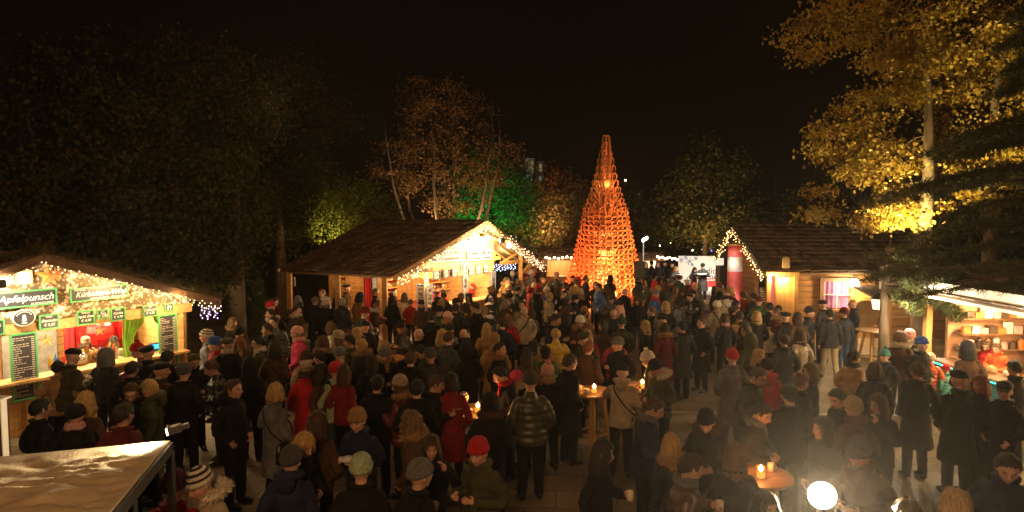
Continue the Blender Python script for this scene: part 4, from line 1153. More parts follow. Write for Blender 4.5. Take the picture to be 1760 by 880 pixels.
# sign by the porch
t = thing('notice_board', 'dark upright notice board beside the log hut porch', 'sign', PZ(1337, 600, 0)+Vector((0, 1.2, 0)))
m_ = MB(); m_.box((0, 0, 1.45), (.3, .04, .75)); m_.build('panel', W_DARK, t); m_ = MB(); m_.bar((0, 0, 0), (0, 0, 1.1), .05); m_.build('stake', W_DARK, t)
m_ = MB(); [m_.box((0, -.024, 1.7-.08*k), (.2-.03*(k % 2), .004, .03)) for k in range(5)]; m_.build('lettering', chalkw, t)
string_lights('fairy lights along the near edge of the log hut gable', [(EX0-.08+.12*t_, EY+(RY-EY)*t_, Z3E+(Z3R-Z3E)*t_-.05) for t_ in (0, .5, 1)], 90, (1, .58, .24), 7, .018, .32, .09)
string_lights('fairy lights along the far edge of the log hut gable', [(EX0-.08+.12*t_, BY-(BY-RY)*t_, Z3B+(Z3R-Z3B)*t_-.05) for t_ in (0, .5, 1)], 60, (1, .58, .24), 7, .018, .32, .09)
# garland greenery on the gable top
def scatter_leaf(pts, sig, n, size, mat, name, label=None, cat=None, kind='leaf', parent=None, droop=0):
    P = np.array([tuple(p) for p in pts]); idx = nrg.integers(0, len(P), n)
    c = P[idx]+nrg.normal(0, 1, (n, 3))*np.array(sig)
    d = nrg.normal(0, 1, (n, 3)); d[:, 2] -= droop; d /= np.linalg.norm(d, axis=1)[:, None]
    s = np.cross(d, nrg.normal(0, 1, (n, 3))); s /= np.linalg.norm(s, axis=1)[:, None]
    L_ = size*nrg.uniform(.6, 1.3, n)[:, None]
    if kind == 'leaf':
        V = np.stack([c, c+d*L_*.5+s*L_*.36, c+d*L_, c+d*L_*.5-s*L_*.36], 1); k = 4
    else:
        V = np.stack([c-s*L_*.05, c+s*L_*.05, c+d*L_], 1); k = 3
    me = bpy.data.meshes.new(name); me.vertices.add(n*k); me.vertices.foreach_set('co', V.ravel().astype('f'))
    me.loops.add(n*k); me.loops.foreach_set('vertex_index', np.arange(n*k, dtype='i'))
    me.polygons.add(n); me.polygons.foreach_set('loop_start', np.arange(0, n*k, k, dtype='i')); me.polygons.foreach_set('loop_total', np.full(n, k, dtype='i'))
    me.update(); me.validate(); me.materials.append(mat)
    o = link(name, me, parent)
    if label: tag(o, label, cat)
    return o
fir_mat = leafmat('fir_needle', [(.02, .04, .012), (.04, .075, .02), (.06, .09, .03)], .15)
pts = [(EX0-.05, EY+(BY-EY)*t_/40, zroof3(EY+(BY-EY)*t_/40)+.03) for t_ in range(41)]
scatter_leaf(pts, (.07, .08, .07), 5000, .1, fir_mat, 'fir_garland', 'green fir garland along the gable edge of the log hut', 'garland', 'needle')
pts = [H1(aAp+(aEv-aAp)*t_/30, .5-.15*(t_ % 3), zAp+(zEv-zAp)*t_/30+.05) for t_ in range(31)]+[H1(aAp+(aEl-aAp)*t_/30, .5-.15*(t_ % 3), zAp+(zEv-zAp)*t_/30+.05) for t_ in range(31)]
scatter_leaf(pts, (.09, .09, .05), 9000, .1, leafmat('dry_needle', [(.06, .045, .015), (.12, .08, .03), (.05, .06, .02)], .15), 'fir_garland', 'brownish fir garland lying along the punch hut roof edge', 'garland', 'needle')
# wall lamp
p_ = PYd(1468, 487, 21.5); bulb_lamp('wall_lamp', 'blinding round lamp on the log wall above the small window', p_, .15, (1, .8, .5), 90, 330, .2, lrad=.12)
# small lean-to awning, lantern and post
t = thing('lean_to', 'small dark awning on posts in front of the log hut', 'awning', (11.3, 20.3, 0))
a_, b_, c_, d_ = PYd(1458, 490, 21.8), PYd(1530, 495, 21.8), PYd(1536, 516, 18.6), PYd(1500, 512, 18.6)
m_ = MB(); m_.hexa([a_, d_, c_, b_, a_+Vector((0, 0, .06)), d_+Vector((0, 0, .06)), c_+Vector((0, 0, .06)), b_+Vector((0, 0, .06))]); into(m_.build('awning_roof', W_DARK), t)
for p_ in (c_, ): m_ = MB(); m_.bar((p_.x-.08, p_.y+.1, 0), (p_.x-.08, p_.y+.1, p_.z), .12); into(m_.build('post', W_PINE), t)
lp = PYd(1509, 521, 18.2)
t = thing('lantern', 'big glowing lantern hanging under the small awning', 'lantern', lp)
m_ = MB(); m_.lathe([(.15, -.17), (.2, .1), (.19, .11)], (0, 0, 0), 6); m_.build('glass', emit('lantern_glass', (1, .62, .28), 5.5, sample=False), t)
m_ = MB(); m_.lathe([(.24, .12), (.2, .17), (.05, .27), (.01, .29)], (0, 0, 0), 6); m_.lathe([(.16, -.2), (.16, -.17)], (0, 0, 0), 6)
for k in range(6):
    an = 2*math.pi*k/6; m_.bar((math.cos(an)*.155, math.sin(an)*.155, -.17), (math.cos(an)*.205, math.sin(an)*.205, .11), .02)
m_.bar((0, 0, .28), (0, 0, .5), .015)
m_.build('lantern_frame', pmat('iron_black', (.02, .018, .015), .5), t); plight('light_of_lantern', lp+Vector((0, -.3, -.1)), 25, (1, .62, .28), .15)
# white sign boxes over the right stall
def boxsign(name, label, p0, p1, z0, z1, mat, txt=None, th=.08):
    p0, p1 = Vector(p0), Vector(p1); d = (p1-p0).normalized(); c = (p0+p1)/2; t = thing(name, label, 'sign', (c.x, c.y, (z0+z1)/2), math.atan2(d.y, d.x))
    L_ = (p1-p0).length; m_ = MB(); m_.box((0, 0, 0), (L_, th, z1-z0)); m_.build('panel', mat, t)
    m_ = MB()
    for s in (1, -1): m_.box((0, 0, s*((z1-z0)/2+.02)), (L_+.08, th+.03, .04)); m_.box((s*(L_/2+.02), 0, 0), (.04, th+.03, z1-z0))
    m_.build('frame', W_DARK, t)
    if txt:
        me_ = text_mesh(txt, (z1-z0)*.8, pmat('letter_dark', (.03, .03, .03), .5), .004, .2); o_ = link('lettering', me_, t); o_.matrix_local = Matrix.Translation((0, -th/2-.006, 0)) @ Matrix.Rotation(R(90), 4, 'X')
    return t
lit_white = pmat('sign_white', (.8, .78, .7), .5, .03)
a_, b_ = PYd(1512, 486, 17.2), PYd(1608, 486, 16.2)
boxsign('white_sign', 'blank white sign board lit from below over the right stall', (a_.x, a_.y), (b_.x, b_.y), a_.z-.15, a_.z+.17, lit_white) if False else None
t = boxsign('white_sign', 'wide white sign board glaring behind the pine branches', (a_.x, a_.y, 0), (b_.x, b_.y, 0), a_.z-.16, a_.z+.17, lit_white)
p_, q_ = PYd(1516, 466, 17.15), PYd(1545, 466, 17.0)
boxsign('small_sign', 'small dark edged sign with a scribbled word above the white sign', (p_.x, p_.y, 0), (q_.x, q_.y, 0), p_.z-.08, p_.z+.09, pmat('sign_dim', (.08, .07, .05), .5), 'Almhütte')
plight('sign_wash', (a_.x+.7, a_.y-.9, a_.z-.1), 500, (1, .86, .62), .1)

# ============================================================ grill stall on the far right
h4 = thing('grill_stall', 'brightly lit food stall with a teal glowing counter at the right edge', 'market stall', (10.6, 13, 0))
CX = 9.62
m_ = MB(); m_.box((CX+.02, 11.5, .5), (.08, 5.4, .92)); into(m_.build('counter_front', pmat('stall_teal', (.05, .12, .12), .5)), h4)
m_ = MB(); m_.box((CX+.05, 11.5, .995), (.55, 5.5, .05)); into(m_.build('counter_top', W_DARK), h4)
m_ = MB(); m_.box((CX-.18, 11.5, .95), (.02, 5.4, .03)); into(m_.build('led_strip', emit('teal_led', (.03, .8, .55), 6)), h4)
m_ = MB(); m_.box((12.2, 11.2, 1.4), (.08, 5.6, 2.8)); m_.box((11.0, 14.3, 1.4), (2.4, .08, 2.8)); into(m_.build('wall', pmat('stall_wall', (.4, .22, .13), .6, .3, 3)), h4)
m_ = MB(); shakes(m_, (9.0, 7.9, 2.55), (9.0, 14.5, 2.55), (11, 7.9, 3.1), (11, 14.5, 3.1), 6, 20, .025, 31); shakes(m_, (13, 7.9, 2.55), (13, 14.5, 2.55), (11, 7.9, 3.1), (11, 14.5, 3.1), 6, 20, .025, 32); into(m_.build('roof', W_SHAKE), h4)
m_ = MB(); m_.box((9.06, 11.2, 2.62), (.05, 6.5, .36)); into(m_.build('fascia', lit_white), h4)
for y in (8.4, 11.3, 14.2): m_ = MB(); m_.bar((9.3, y, 0), (9.3, y, 2.5), .13); into(m_.build('post', W_PINE), h4)
m_ = MB()
for y in (9.2, 10.5, 11.9, 13.2): m_.box((11.7, y, 1.3), (.8, 1.1, .9))
into(m_.build('cooking_range', pmat('steel', (.55, .5, .45), .3, .1, metallic=.9)), h4)
for i, y in enumerate((9.2, 10.6, 12.0, 13.4)): 
    bulb_lamp('stall_bulb', ('bare warm bulb at the near end of the grill stall', 'second bare bulb from the near end of the grill stall', 'third bare bulb from the near end of the grill stall', 'bare warm bulb at the far end of the grill stall')[i], (10.2, y, 2.25), .05, (1, .76, .46), 60, 190, .4, lrad=.08)
plight('grill_glow', (11.0, 10.6, 1.6), 130, (1, .35, .08), .3)
for y in (10.5, 12.2, 13.6): plight('teal_glow', (CX-.3, y, .8), 2, (.05, 1, .7), .1)
m_ = MB()
for z_ in (1.25, 1.6, 1.95): m_.box((11.0, 14.08, z_), (2.2, .3, .03))
into(m_.build('shelf', W_DARK), h4)
for i in range(34):
    y = 10.0+.062*i; z_ = (1.265, 1.615, 1.965)[i % 3]; hh = rng.uniform(.12, .26); m_ = MB(); m_.box((0, 0, hh/2), (.16, rng.uniform(.08, .2), hh)) if i % 3 else m_.lathe([(.06, 0), (.065, hh*.8), (.03, hh)], (0, 0, 0), 10)
    cn = ('white', 'rust', 'dark', 'pink')[i % 4]; o_ = m_.build('carton' if i % 3 else 'canister', pmat('goods_'+cn, dict(white=(.7, .65, .6), rust=(.5, .16, .05), dark=(.06, .04, .03), pink=(.6, .3, .3))[cn], .4)); o_.location = (y, 14.06, z_)
    tag(o_, f'{cn} {"carton" if i % 3 else "canister"} on the shelves inside the grill stall', 'carton' if i % 3 else 'canister', f'{cn} goods on the grill stall shelves')
for i, y in enumerate((10.1, 10.75, 11.5)):
    t_m = MB(); t_m.box((y, 14.2, 2.4), (.5, .03, .34)); o_ = t_m.build('wall_poster', pmat('poster_%d' % i, [(.6, .5, .4), (.5, .1, .08), (.1, .2, .25)][i], .6)); tag(o_, ('cream', 'red', 'dark teal')[i]+' poster on the end wall of the grill stall', 'poster')
for i in range(16):
    y = 9.6+.27*i; rr_ = rng.uniform(.05, .1); m_ = MB(); m_.lathe([(rr_, 0), (rr_*1.1, rr_*1.3), (rr_*.5, rr_*1.8), (.01, rr_*1.9)], (0, 0, 0), 14)
    o_ = m_.build('serving_pot', pmat('pot_%d' % (i % 3), [(.5, .3, .15), (.6, .12, .03), (.7, .6, .5)][i % 3], .3), None, True); o_.location = (CX+.12+.12*(i % 2), y, 1.02); tag(o_, ('brown', 'orange red', 'cream')[i % 3]+' pot or bowl standing on the grill stall counter', 'pot', ('brown', 'orange red', 'cream')[i % 3]+' pots on the grill stall counter')
plight('fascia_wash', (8.5, 11.0, 2.3), 60, (1, .8, .5), .15); plight('fascia_wash', (8.4, 13.6, 2.3), 200, (1, .8, .5), .15)

# ============================================================ stage and choir
st = thing('stage', 'low stage with a white printed backdrop beside the log hut', 'stage', (8.9, 30, 0))
m_ = MB(); m_.box((8.6, 30.3, .13), (3.4, 3.0, .26)); into(m_.build('deck', W_DARK), st)
bd = thing('stage_backdrop', 'white printed backdrop with blue snowflakes and black lettering', 'banner', (9.1, 31.6, 0))
l_, r_ = PYd(1166, 440, 31.6), PYd(1244, 440, 31.6); zt = l_.z
m_ = MB(); m_.box(((l_.x+r_.x)/2, 31.6, (zt+.3)/2), (r_.x-l_.x, .05, zt-.3)); into(m_.build('cloth', pmat('banner_white', (.8, .78, .74), .6, .03)), bd)
for tx, px_, py_, s_ in (('dio', 1223, 466, .42), ('ne', 1226, 476, .42)):
    p_ = PYd(px_, py_, 31.55); o_ = link('lettering', text_mesh(tx, s_, pmat('letter_dark', (.03, .03, .03), .5), .004)); o_.matrix_basis = Matrix.Translation(p_) @ Matrix.Rotation(R(90), 4, 'X'); into(o_, bd)
m_ = MB()
for px_, py_, s_ in ((1171, 447, .14), (1179, 443, .1), (1185, 449, .2), (1196, 444, .11), (1190, 455, .08), (1229, 444, .08)):
    p_ = PYd(px_, py_, 31.56)
    for k in range(3):
        an = R(60*k+15); dx, dz = math.cos(an)*s_, math.sin(an)*s_; m_.bar(p_-Vector((dx, 0, dz)), p_+Vector((dx, 0, dz)), .045, .01, up=(0, 1, 0))
into(m_.build('snowflakes', pmat('flake_blue', (.3, .38, .55), .6)), bd)
m_ = MB(); p_, q_ = PYd(1213, 480, 31.5), PYd(1240, 478, 31.5); m_.bar(p_, q_, .03, .04); m_.bar(p_-Vector((0, 0, .25)), q_-Vector((0, 0, .25)), .03, .3); into(m_.build('red_band', pmat('banner_red', (.6, .02, .02), .6)), bd)
plight('stage_light', (8.6, 27.6, 2.6), 620, (1, .86, .68), .2, 'SPOT', (9.0, 31.4, 1.5), 110, .5)
plight('stage_light', (9.9, 30.4, .9), 70, (1, .8, .6), .1, 'SPOT', (9.4, 31.6, 1.6), 120, .5)
def speaker_box(label, px, py, Y, w_=.45, hh=.72):
    p_ = PYd(px, py, Y); t = thing('loudspeaker', label, 'loudspeaker', (p_.x, Y, 0), R(-20 if px < 1150 else 15))
    m_ = MB(); m_.hexa([(-w_*.4, .2, p_.z-hh/2), (w_*.4, .2, p_.z-hh/2), (w_/2, -.2, p_.z-hh/2), (-w_/2, -.2, p_.z-hh/2), (-w_*.4, .2, p_.z+hh/2), (w_*.4, .2, p_.z+hh/2), (w_/2, -.2, p_.z+hh/2), (-w_/2, -.2, p_.z+hh/2)]); m_.build('cabinet', pmat('speaker_black', (.03, .03, .032), .5), t)
    m_ = MB(); m_.box((0, -.21, p_.z), (w_*.86, .01, hh*.9)); m_.build('grille', pmat('grille', (.06, .06, .06), .6), t)
    m_ = MB(); m_.bar((0, 0, .3), (0, 0, p_.z-hh/2), .04)
    for k in range(3): m_.bar((0, 0, .7), (.45*math.cos(2.1*k), .45*math.sin(2.1*k), .02), .025)
    m_.build('stand', pmat('iron_black', (.02, .018, .015), .5), t)
speaker_box('black loudspeaker on a stand at the right foot of the sledge tree', 1100, 464, 24.9, .42, .66)
speaker_box('black loudspeaker on a stand in front of the red and white column', 1241, 473, 26.5, .46, .8)
t = thing('microphone_stand', 'thin microphone stand between the singers on the stage', 'microphone stand', (PYd(1181, 480, 29.4).x, 29.4, .26))
m_ = MB(); m_.bar((0, 0, 0), (0, 0, 1.1), .025); m_.bar((0, 0, 1.1), (.3, -.2, 1.5), .02); m_.build('stand', pmat('iron_black', (.02, .018, .015), .5), t); m_ = MB(); m_.ell((.32, -.21, 1.53), (.035, .035, .06)); m_.build('microphone', pmat('iron_black', (.02, .018, .015), .5), t)
# column
t = thing('advertising_column', 'tall fabric column in red, white and red beside the stage', 'column', (8.35, 23.9, 0))
m_ = MB()
zc = [0, 2.15, 2.7, 3.12]
for k, (z0_, z1_) in enumerate(zip(zc, zc[1:])):
    m_ = MB(); m_.lathe([(.27, z0_+.002), (.27, z1_-.002)], (0, 0, 0), 28); m_.build(('red_fabric', 'white_band', 'red_fabric')[k], [pmat('column_red', (.62, .10, .09), .6, .1), pmat('column_white', (.8, .75, .68), .6, .04)][k == 1], t, True)
m_ = MB(); m_.lathe([(.3, 3.12), (.3, 3.17), (.05, 3.22)], (0, 0, 0), 28); m_.build('column_cap', W_BEAM, t)
plight('column_uplight', (7.95, 23.2, .9), 55, (1, .75, .75), .08); 
plight('column_top_light', (7.9, 23.3, 2.6), 20, (1, .85, .7), .08)
t = thing('light_pole', 'thin dark pole with a lamp head beside the red and white column', 'light pole', (PYd(1251, 470, 24.6).x, 24.6, 0))
zz = PYd(1251, 434, 24.6).z; m_ = MB(); m_.bar((0, 0, 0), (0, 0, zz), .05); m_.build('pole', pmat('iron_black', (.02, .018, .015), .5), t); m_ = MB(); m_.ell((0, 0, zz), (.07, .07, .07)); m_.build('lamp_head', pmat('iron_black', (.02, .018, .015), .5), t)
# street lamp behind the tree
p_ = PYd(1110, 411, 33); t = thing('street_lamp', 'slim street lamp with a white head right of the sledge tree', 'street lamp', (p_.x-.12, 33, 0))
m_ = MB(); m_.bar((0, 0, 0), (0, 0, p_.z-.05), .06); m_.build('pole', pmat('pole_grey', (.25, .25, .25), .4, metallic=.5), t); m_ = MB(); m_.hexa([(-.05, -.1, p_.z-.14), (.2, -.1, p_.z), (.2, .1, p_.z), (-.05, .1, p_.z-.14), (-.05, -.1, p_.z+.0), (.2, -.1, p_.z+.14), (.2, .1, p_.z+.14), (-.05, .1, p_.z+.0)]); m_.build('lamp_head', emit('cool_head', (.95, .95, 1), 14), t)
# tents behind
def small_stall(label, px0, px1, ytop, ybot, Y, warm=True, power=40):
    a_, b_ = PYd(px0, ytop, Y), PYd(px1, ytop, Y); zt_ = a_.z; wd = b_.x-a_.x; zb = PYd(px0, ybot, Y).z
    t = thing('small_stall', label, 'market stall', ((a_.x+b_.x)/2, Y, 0))
    m_ = MB(); e = wd/2+.5; shakes(m_, (-e, -.6, zb), (e, -.6, zb), (-e, .9, zt_), (e, .9, zt_), 6, 10, .03, 5); shakes(m_, (-e, 2.4, zb), (e, 2.4, zb), (-e, .9, zt_), (e, .9, zt_), 6, 10, .03, 6); m_.build('roof', W_SHAKE, t)
    m_ = MB(); m_.box((0, 2.0, zb/2), (wd, .06, zb)); m_.box((-wd/2, 1, zb/2), (.06, 2, zb)); m_.box((wd/2, 1, zb/2), (.06, 2, zb)); m_.build('wall', W_PINE if warm else whitep, t)
    m_ = MB(); m_.box((0, 0, .5), (wd, .1, 1.0)); m_.box((0, -.05, 1.02), (wd+.1, .4, .05)); m_.build('counter', W_PINE, t)
    plight('small_stall_lamp', ((a_.x+b_.x)/2, Y+.8, zb-.25), power, (1, .7, .4), .1)
    return t
small_stall('small far stall with a dark roof left of the sledge tree', 940, 990, 428, 445, 34, True, 120)
small_stall('small far stall glowing between the big stall and the far trees', 905, 935, 430, 445, 38, True, 20)
small_stall('white walled stall behind the dark choir right of the sledge tree', 1104, 1128, 436, 446, 36, False, 150)
string_lights('short string of bulbs along the small far stall roof', [PYd(934, 442, 33.3), PYd(985, 440, 33.3)], 7, (1, .6, .25), 60, .05, .1)
string_lights('string of bulbs behind the choir beside the stage', [PYd(1128, 440, 35), PYd(1166, 443, 35)], 9, (1, .6, .25), 50, .05, .1)

# ============================================================ the tree made of sledges
TX, TY = 4.22, 29.0
tr = thing('sledge_tree', 'tall glowing Christmas tree built of stacked wooden sledges', 'sledge tree', (TX, TY, 0))
def sled_bm():
    b = MB()
    prof = [(-.45, 0), (-.1, 0), (.3, 0), (.46, .02), (.56, .08), (.58, .15), (.52, .21), (.4, .2), (.1, .17), (-.45, .17)]
    P = smooth_path([Vector((0, y, z)) for y, z in prof], 3)
    for s in (1, -1): b.loft([p+Vector((s*(.15-.02*(p.z > .1)), 0, 0)) for p in P], .0175, 5)
    for y in (-.35, -.1, .15): b.bar((-.12, y, .17), (.12, y, .17), .03, .02); b.bar((-.145, y, 0), (-.125, y, .17), .022); b.bar((.145, y, 0), (.125, y, .17), .022)
    for x in (-.06, .06): b.bar((x, -.42, .187), (x, .2, .19), .03, .012)
    b.loft([(-.12, .53, .2), (0, .555, .2), (.12, .53, .2)], .014, 5)
    return b
SLW = pmat('sled_wood', (.55, .25, .09), .45, .25, 6)
sb_ = sled_bm(); sled_me = sb_.mesh('sled', [SLW])
prof_r = [(0, 2.0), (.5, 1.92), (1.5, 1.65), (2.9, 1.3), (4.25, 1.02), (5.0, .8), (6.1, .5), (7.15, .24), (7.9, .05), (9, .03)]
def rad_at(z):
    for (a0_, r0_), (a1_, r1_) in zip(prof_r, prof_r[1:]):
        if z <= a1_: return r0_+(r1_-r0_)*(z-a0_)/(a1_-a0_)
    return .1
sleds = []
z = .25; row = 0
while z < 4.35:
    r_ = rad_at(z); n_ = max(9, int(2*math.pi*r_/.52))
    for k in range(n_):
        an = 2*math.pi*(k+.5*(row % 2))/n_; sleds.append((an, r_, z, R(4+rng.uniform(-2, 3)), 1))
    z += .21; row += 1
for z, tl, n_ in ((4.42, 14, 11), (4.64, 26, 11), (4.88, 36, 10), (5.14, 45, 10), (5.42, 53, 9), (5.74, 60, 9), (6.08, 67, 8), (6.44, 73, 7), (6.8, 78, 6), (7.15, 83, 5), (7.5, 87, 4), (7.82, 89, 3)):
    for k in range(n_): sleds.append((2*math.pi*(k+.5*(row % 2))/n_, rad_at(z)+.05, z, R(tl), .95))
    row += 1
def sled_M(an, r_, z, tl, s):
    # outward direction
    return Matrix.Rotation(an, 4, 'Z') @ Matrix.Translation((0, r_, z)) @ Matrix.Rotation(tl, 4, 'X') @ Matrix.Translation((0, -.58*s+ .0, 0)) @ Matrix.Scale(s, 4)
vis = sorted(sleds, key=lambda q: (math.cos(q[0]) - .0*q[2])+rng.uniform(0, .25))   # facing -Y first
first, rest = vis[:100], vis[100:]
for i, q in enumerate(first):
    o_ = link('sledge', sled_me, tr); o_.matrix_local = sled_M(*q)
big = MB()
for q in rest: M = sled_M(*q); big.add([M @ Vector(v) for v in sb_.v], sb_.f)
o_ = big.build('sledges', SLW, tr, True); o_['kind'] = 'stuff'
m_ = MB(); m_.bar((0, 0, 0), (0, 0, 7.4), .16)
for k in range(8):
    an = R(45*k); m_.bar((math.cos(an)*.9, math.sin(an)*.9, 0), (math.cos(an)*.35, math.sin(an)*.35, 4.6), .07)
for z in np.arange(.3, 4.5, .42): 
    r_ = .95-.6*z/4.6
    m_.loft([(r_*math.cos(R(45*k)), r_*math.sin(R(45*k)), z) for k in range(8)], .03, 5, closed=True)
m_.build('inner_frame', W_DARK, tr)
for z, pw, c_ in ((.5, 300, (1, .34, .10)), (1.4, 330, (1, .40, .12)), (2.4, 300, (1, .40, .12)), (3.4, 240, (1, .40, .12)), (4.4, 140, (1, .42, .13)), (5.6, 60, (1, .44, .15))):
    for k in range(2): plight('tree_lamp', (TX+.3*math.cos(3.14*k+z*2), TY+.3*math.sin(3.14*k+z*2), z), pw*.65, c_, .15)
for x, y, tgtz, pw, c_ in ((TX-1.5, TY-3.2, 2.5, 5200, (1, .22, .06)), (TX+1.6, TY-3.2, 3.5, 4200, (1, .34, .11)), (TX, TY-3.4, 6.5, 4000, (1, .30, .09)), (TX-3.2, TY-.8, 2, 1500, (1, .1, .03))):
    plight('tree_uplight', (x, y, .5), pw, c_, .08, 'SPOT', (TX, TY, tgtz), 70, .7)

# ============================================================ standing tables with candles
def candle(label, loc, s=1.0, power=3.0, col=(1, .42, .1)):
    t = thing('candle_lantern', label, 'candle', loc)
    b = MB(); b.lathe([(.04*s, 0), (.044*s, .1*s), (.04*s, .12*s), (.036*s, .12*s)], (0, 0, 0), 16, cap=False); b.build('glass_cup', glassmat('amber_glass', (1, .55, .2)), t, True)
    b = MB(); b.lathe([(.028*s, .005), (.028*s, .055*s), (.005, .06*s)], (0, 0, 0), 14); b.build('wax', emit('wax_glow', (1, .38, .08), 2.2, sample=False), t, True)
    b = MB(); b.lathe([(.003, .065*s), (.016*s, .085*s), (.012*s, .11*s), (.001, .14*s)], (0, 0, 0), 10); b.build('flame', emit('flame', (1, .62, .22), 60, sample=False), t, True)
    plight('light_of_candle', Vector(loc)+Vector((0, 0, .2*s)), power, col, .03)
def standing_table(label, px, py, r_=.4, ztop=1.1):
    p_ = PZ(px, py, ztop); t = thing('standing_table', label, 'table', (p_.x, p_.y, 0), rng.uniform(0, 1), 'standing tables among the visitors')
    b = MB(); b.lathe([(r_, ztop-.035), (r_+.004, ztop-.03), (r_+.004, ztop-.004), (r_-.004, ztop)], (0, 0, 0), 32); b.build('table_top', W_DARK if False else wood('table_wood', (.26, .13, .05), .4, 0, .3), t)
    for k in range(4):
        an = R(45+90*k); b = MB(); b.bar((math.cos(an)*.18, math.sin(an)*.18, ztop-.04), (math.cos(an)*.36, math.sin(an)*.36, 0), .05); b.build('leg', W_BEAM, t)
    b = MB(); 
    for k in range(4): a0_, a1_ = R(45+90*k), R(135+90*k); b.bar((math.cos(a0_)*.3, math.sin(a0_)*.3, .35), (math.cos(a1_)*.3, math.sin(a1_)*.3, .35), .03)
    b.build('stretcher', W_BEAM, t)
    return p_
tabs = [standing_table('standing table with candle left of the person in the beige hooded coat', 1018, 672), standing_table('standing table with candle right of the person in the beige hooded coat', 1102, 664),
        standing_table('standing table behind the child in the white puffer jacket', 822, 705), standing_table('standing table with an amber candle near the front floodlight', 1302, 815),
        standing_table('standing table among the visitors left of the big stall post', 665, 615), standing_table('empty tall table in front of the leaning barrel end', 1500, 567, .42)]
for i, (p_, lb) in enumerate(((tabs[0], 'burning candle on the table left of the beige hooded coat'), (tabs[1], 'burning candle on the table right of the beige hooded coat'), (tabs[2], 'burning candle behind the child in the white puffer'), (tabs[3], 'burning amber candle near the front floodlight'), (tabs[4], 'small candle on the table left of the big stall post'))):
    candle(lb, p_+Vector((.0 if i else .02, -.1, .0)), 1.15 if i < 4 else .8, (9, 9, 9, 9, 4)[i])
mugtxt = ('pale empty mug on the table left of the beige hooded coat', 'pale mug at the table edge left of the candle near the dark coat', 'pale mug on the table with the amber candle')
for i, (p_, dx, dy) in enumerate(((tabs[0], -.22, .05), (tabs[0], -.12, -.2), (tabs[3], .2, .1))):
    o_ = link('mug', mug_mesh()); o_.location = p_+Vector((dx, dy, 0)); tag(o_, mugtxt[i], 'mug', 'mugs and plates held by visitors')
# round barrel end leaning at the log hut
p_ = PYd(1488, 552, 19.8); m_ = MB(); m_.loft([(0, 0, 0), (0, .06, 0)], .42, 30); o_ = m_.build('round_board', pmat('board_pale', (.5, .32, .14), .5, .2, 4)); o_.location = (p_.x, 19.8, .42+.75); tag(o_, 'round pale barrel end standing upright in front of the log hut', 'barrel end')
m_ = MB()
for s_ in (-.25, .25): m_.bar((p_.x+s_, 19.85, 0), (p_.x+s_, 19.85, .8), .06)
m_.bar((p_.x-.35, 19.85, .76), (p_.x+.35, 19.85, .76), .3, .04); tag(m_.build('trestle', W_PINE), 'low wooden trestle carrying the round barrel end', 'trestle')

# ============================================================ covered stand and white post at the lower left
TZ = 2.3
c1, c2, c3, c4 = PZ(292, 757, TZ), PZ(226, 836, TZ), PZ(18, 783, TZ-.02), None
dn = (c2-c1); far_l = c1+(c3-c1)*1.25; near_r = c1+dn*1.9; near_l = far_l+dn*1.9
st_ = thing('covered_stand', 'small stand under a wrinkled pale tarpaulin roof at the lower left', 'market stand', ((c1+near_l)/2).to_tuple()[:2]+(0,))
m_ = MB(); nx_, ny_ = 90, 66; vs = []
for j in range(ny_+1):
    for i in range(nx_+1):
        s_, t_ = i/nx_, j/ny_; p = c1.lerp(far_l, s_).lerp(near_r.lerp(near_l, s_), t_)
        n0 = noise.noise(Vector((p.x*1.6+p.y*.5, p.y*4.5, 0)))*.05+noise.noise(Vector((p.x*6, p.y*15, 3)))*.016-abs(noise.noise(Vector((p.x*2.2+3, p.y*7-p.x, 8))))*.06-abs(noise.noise(Vector((p.x*1.1-p.y*2, p.y*3+p.x*.6, 2))))*.05-abs(noise.noise(Vector((p.x*3.3+p.y, p.y*16+p.x*2, 5))))*.018
        edge = min(s_, 1-s_, t_, 1-t_); vs.append((p.x, p.y, p.z+n0*min(1, edge*8)+.03*min(1, edge*3)))
m_.add(vs, [(j*(nx_+1)+i, j*(nx_+1)+i+1, (j+1)*(nx_+1)+i+1, (j+1)*(nx_+1)+i) for j in range(ny_) for i in range(nx_)])
me_ = modmesh(m_.mesh(), [('SOLIDIFY', dict(thickness=.01))]); me_.materials.clear(); me_.materials.append(pmat('tarpaulin', (.44, .35, .23), .72, .12, 9, .3, 60)); me_.polygons.foreach_set('use_smooth', [True]*len(me_.polygons))
into(link('tarpaulin', me_), st_)
m_ = MB()
for a_, b_ in ((c1, far_l), (c1, near_r), (near_r, near_l), (far_l, near_l)): m_.bar(a_-Vector((0, 0, .06)), b_-Vector((0, 0, .06)), .05, .09)
into(m_.build('roof_frame', pmat('frame_black', (.03, .03, .03), .5)), st_)
for p_ in (c1, near_r, far_l, c2): m_ = MB(); m_.bar((p_.x, p_.y, 0), (p_.x, p_.y, TZ-.1), .05); into(m_.build('post', pmat('frame_black', (.03, .03, .03), .5)), st_)
m_ = MB(); m_.bar((c2.x, c2.y, 1.85), (near_r.x, near_r.y, 1.85), .03, .12); m_.bar((c2.x, c2.y, 1.3), (near_r.x, near_r.y, 1.3), .04, .5); m_.bar((c1.x, c1.y, .55), (near_r.x, near_r.y, .55), .04, 1.0); into(m_.build('side_panel', W_PINE), st_)
fp = PZ(290, 740, TZ+.12); fl = c1+Vector((.0, -.02, .09))
floodlight('stand_floodlight', 'small floodlight shining across the tarpaulin roof', fl, fl+Vector((-.9, -.3, -.2)), 150, (1, .8, .5), 140, 60, False, .055)
t = thing('white_post', 'post with its lit edge painted white at the lower left corner of the picture', 'post', (PZ(4, 690, 2.4).x-.03, PZ(4, 690, 2.4).y, 0))
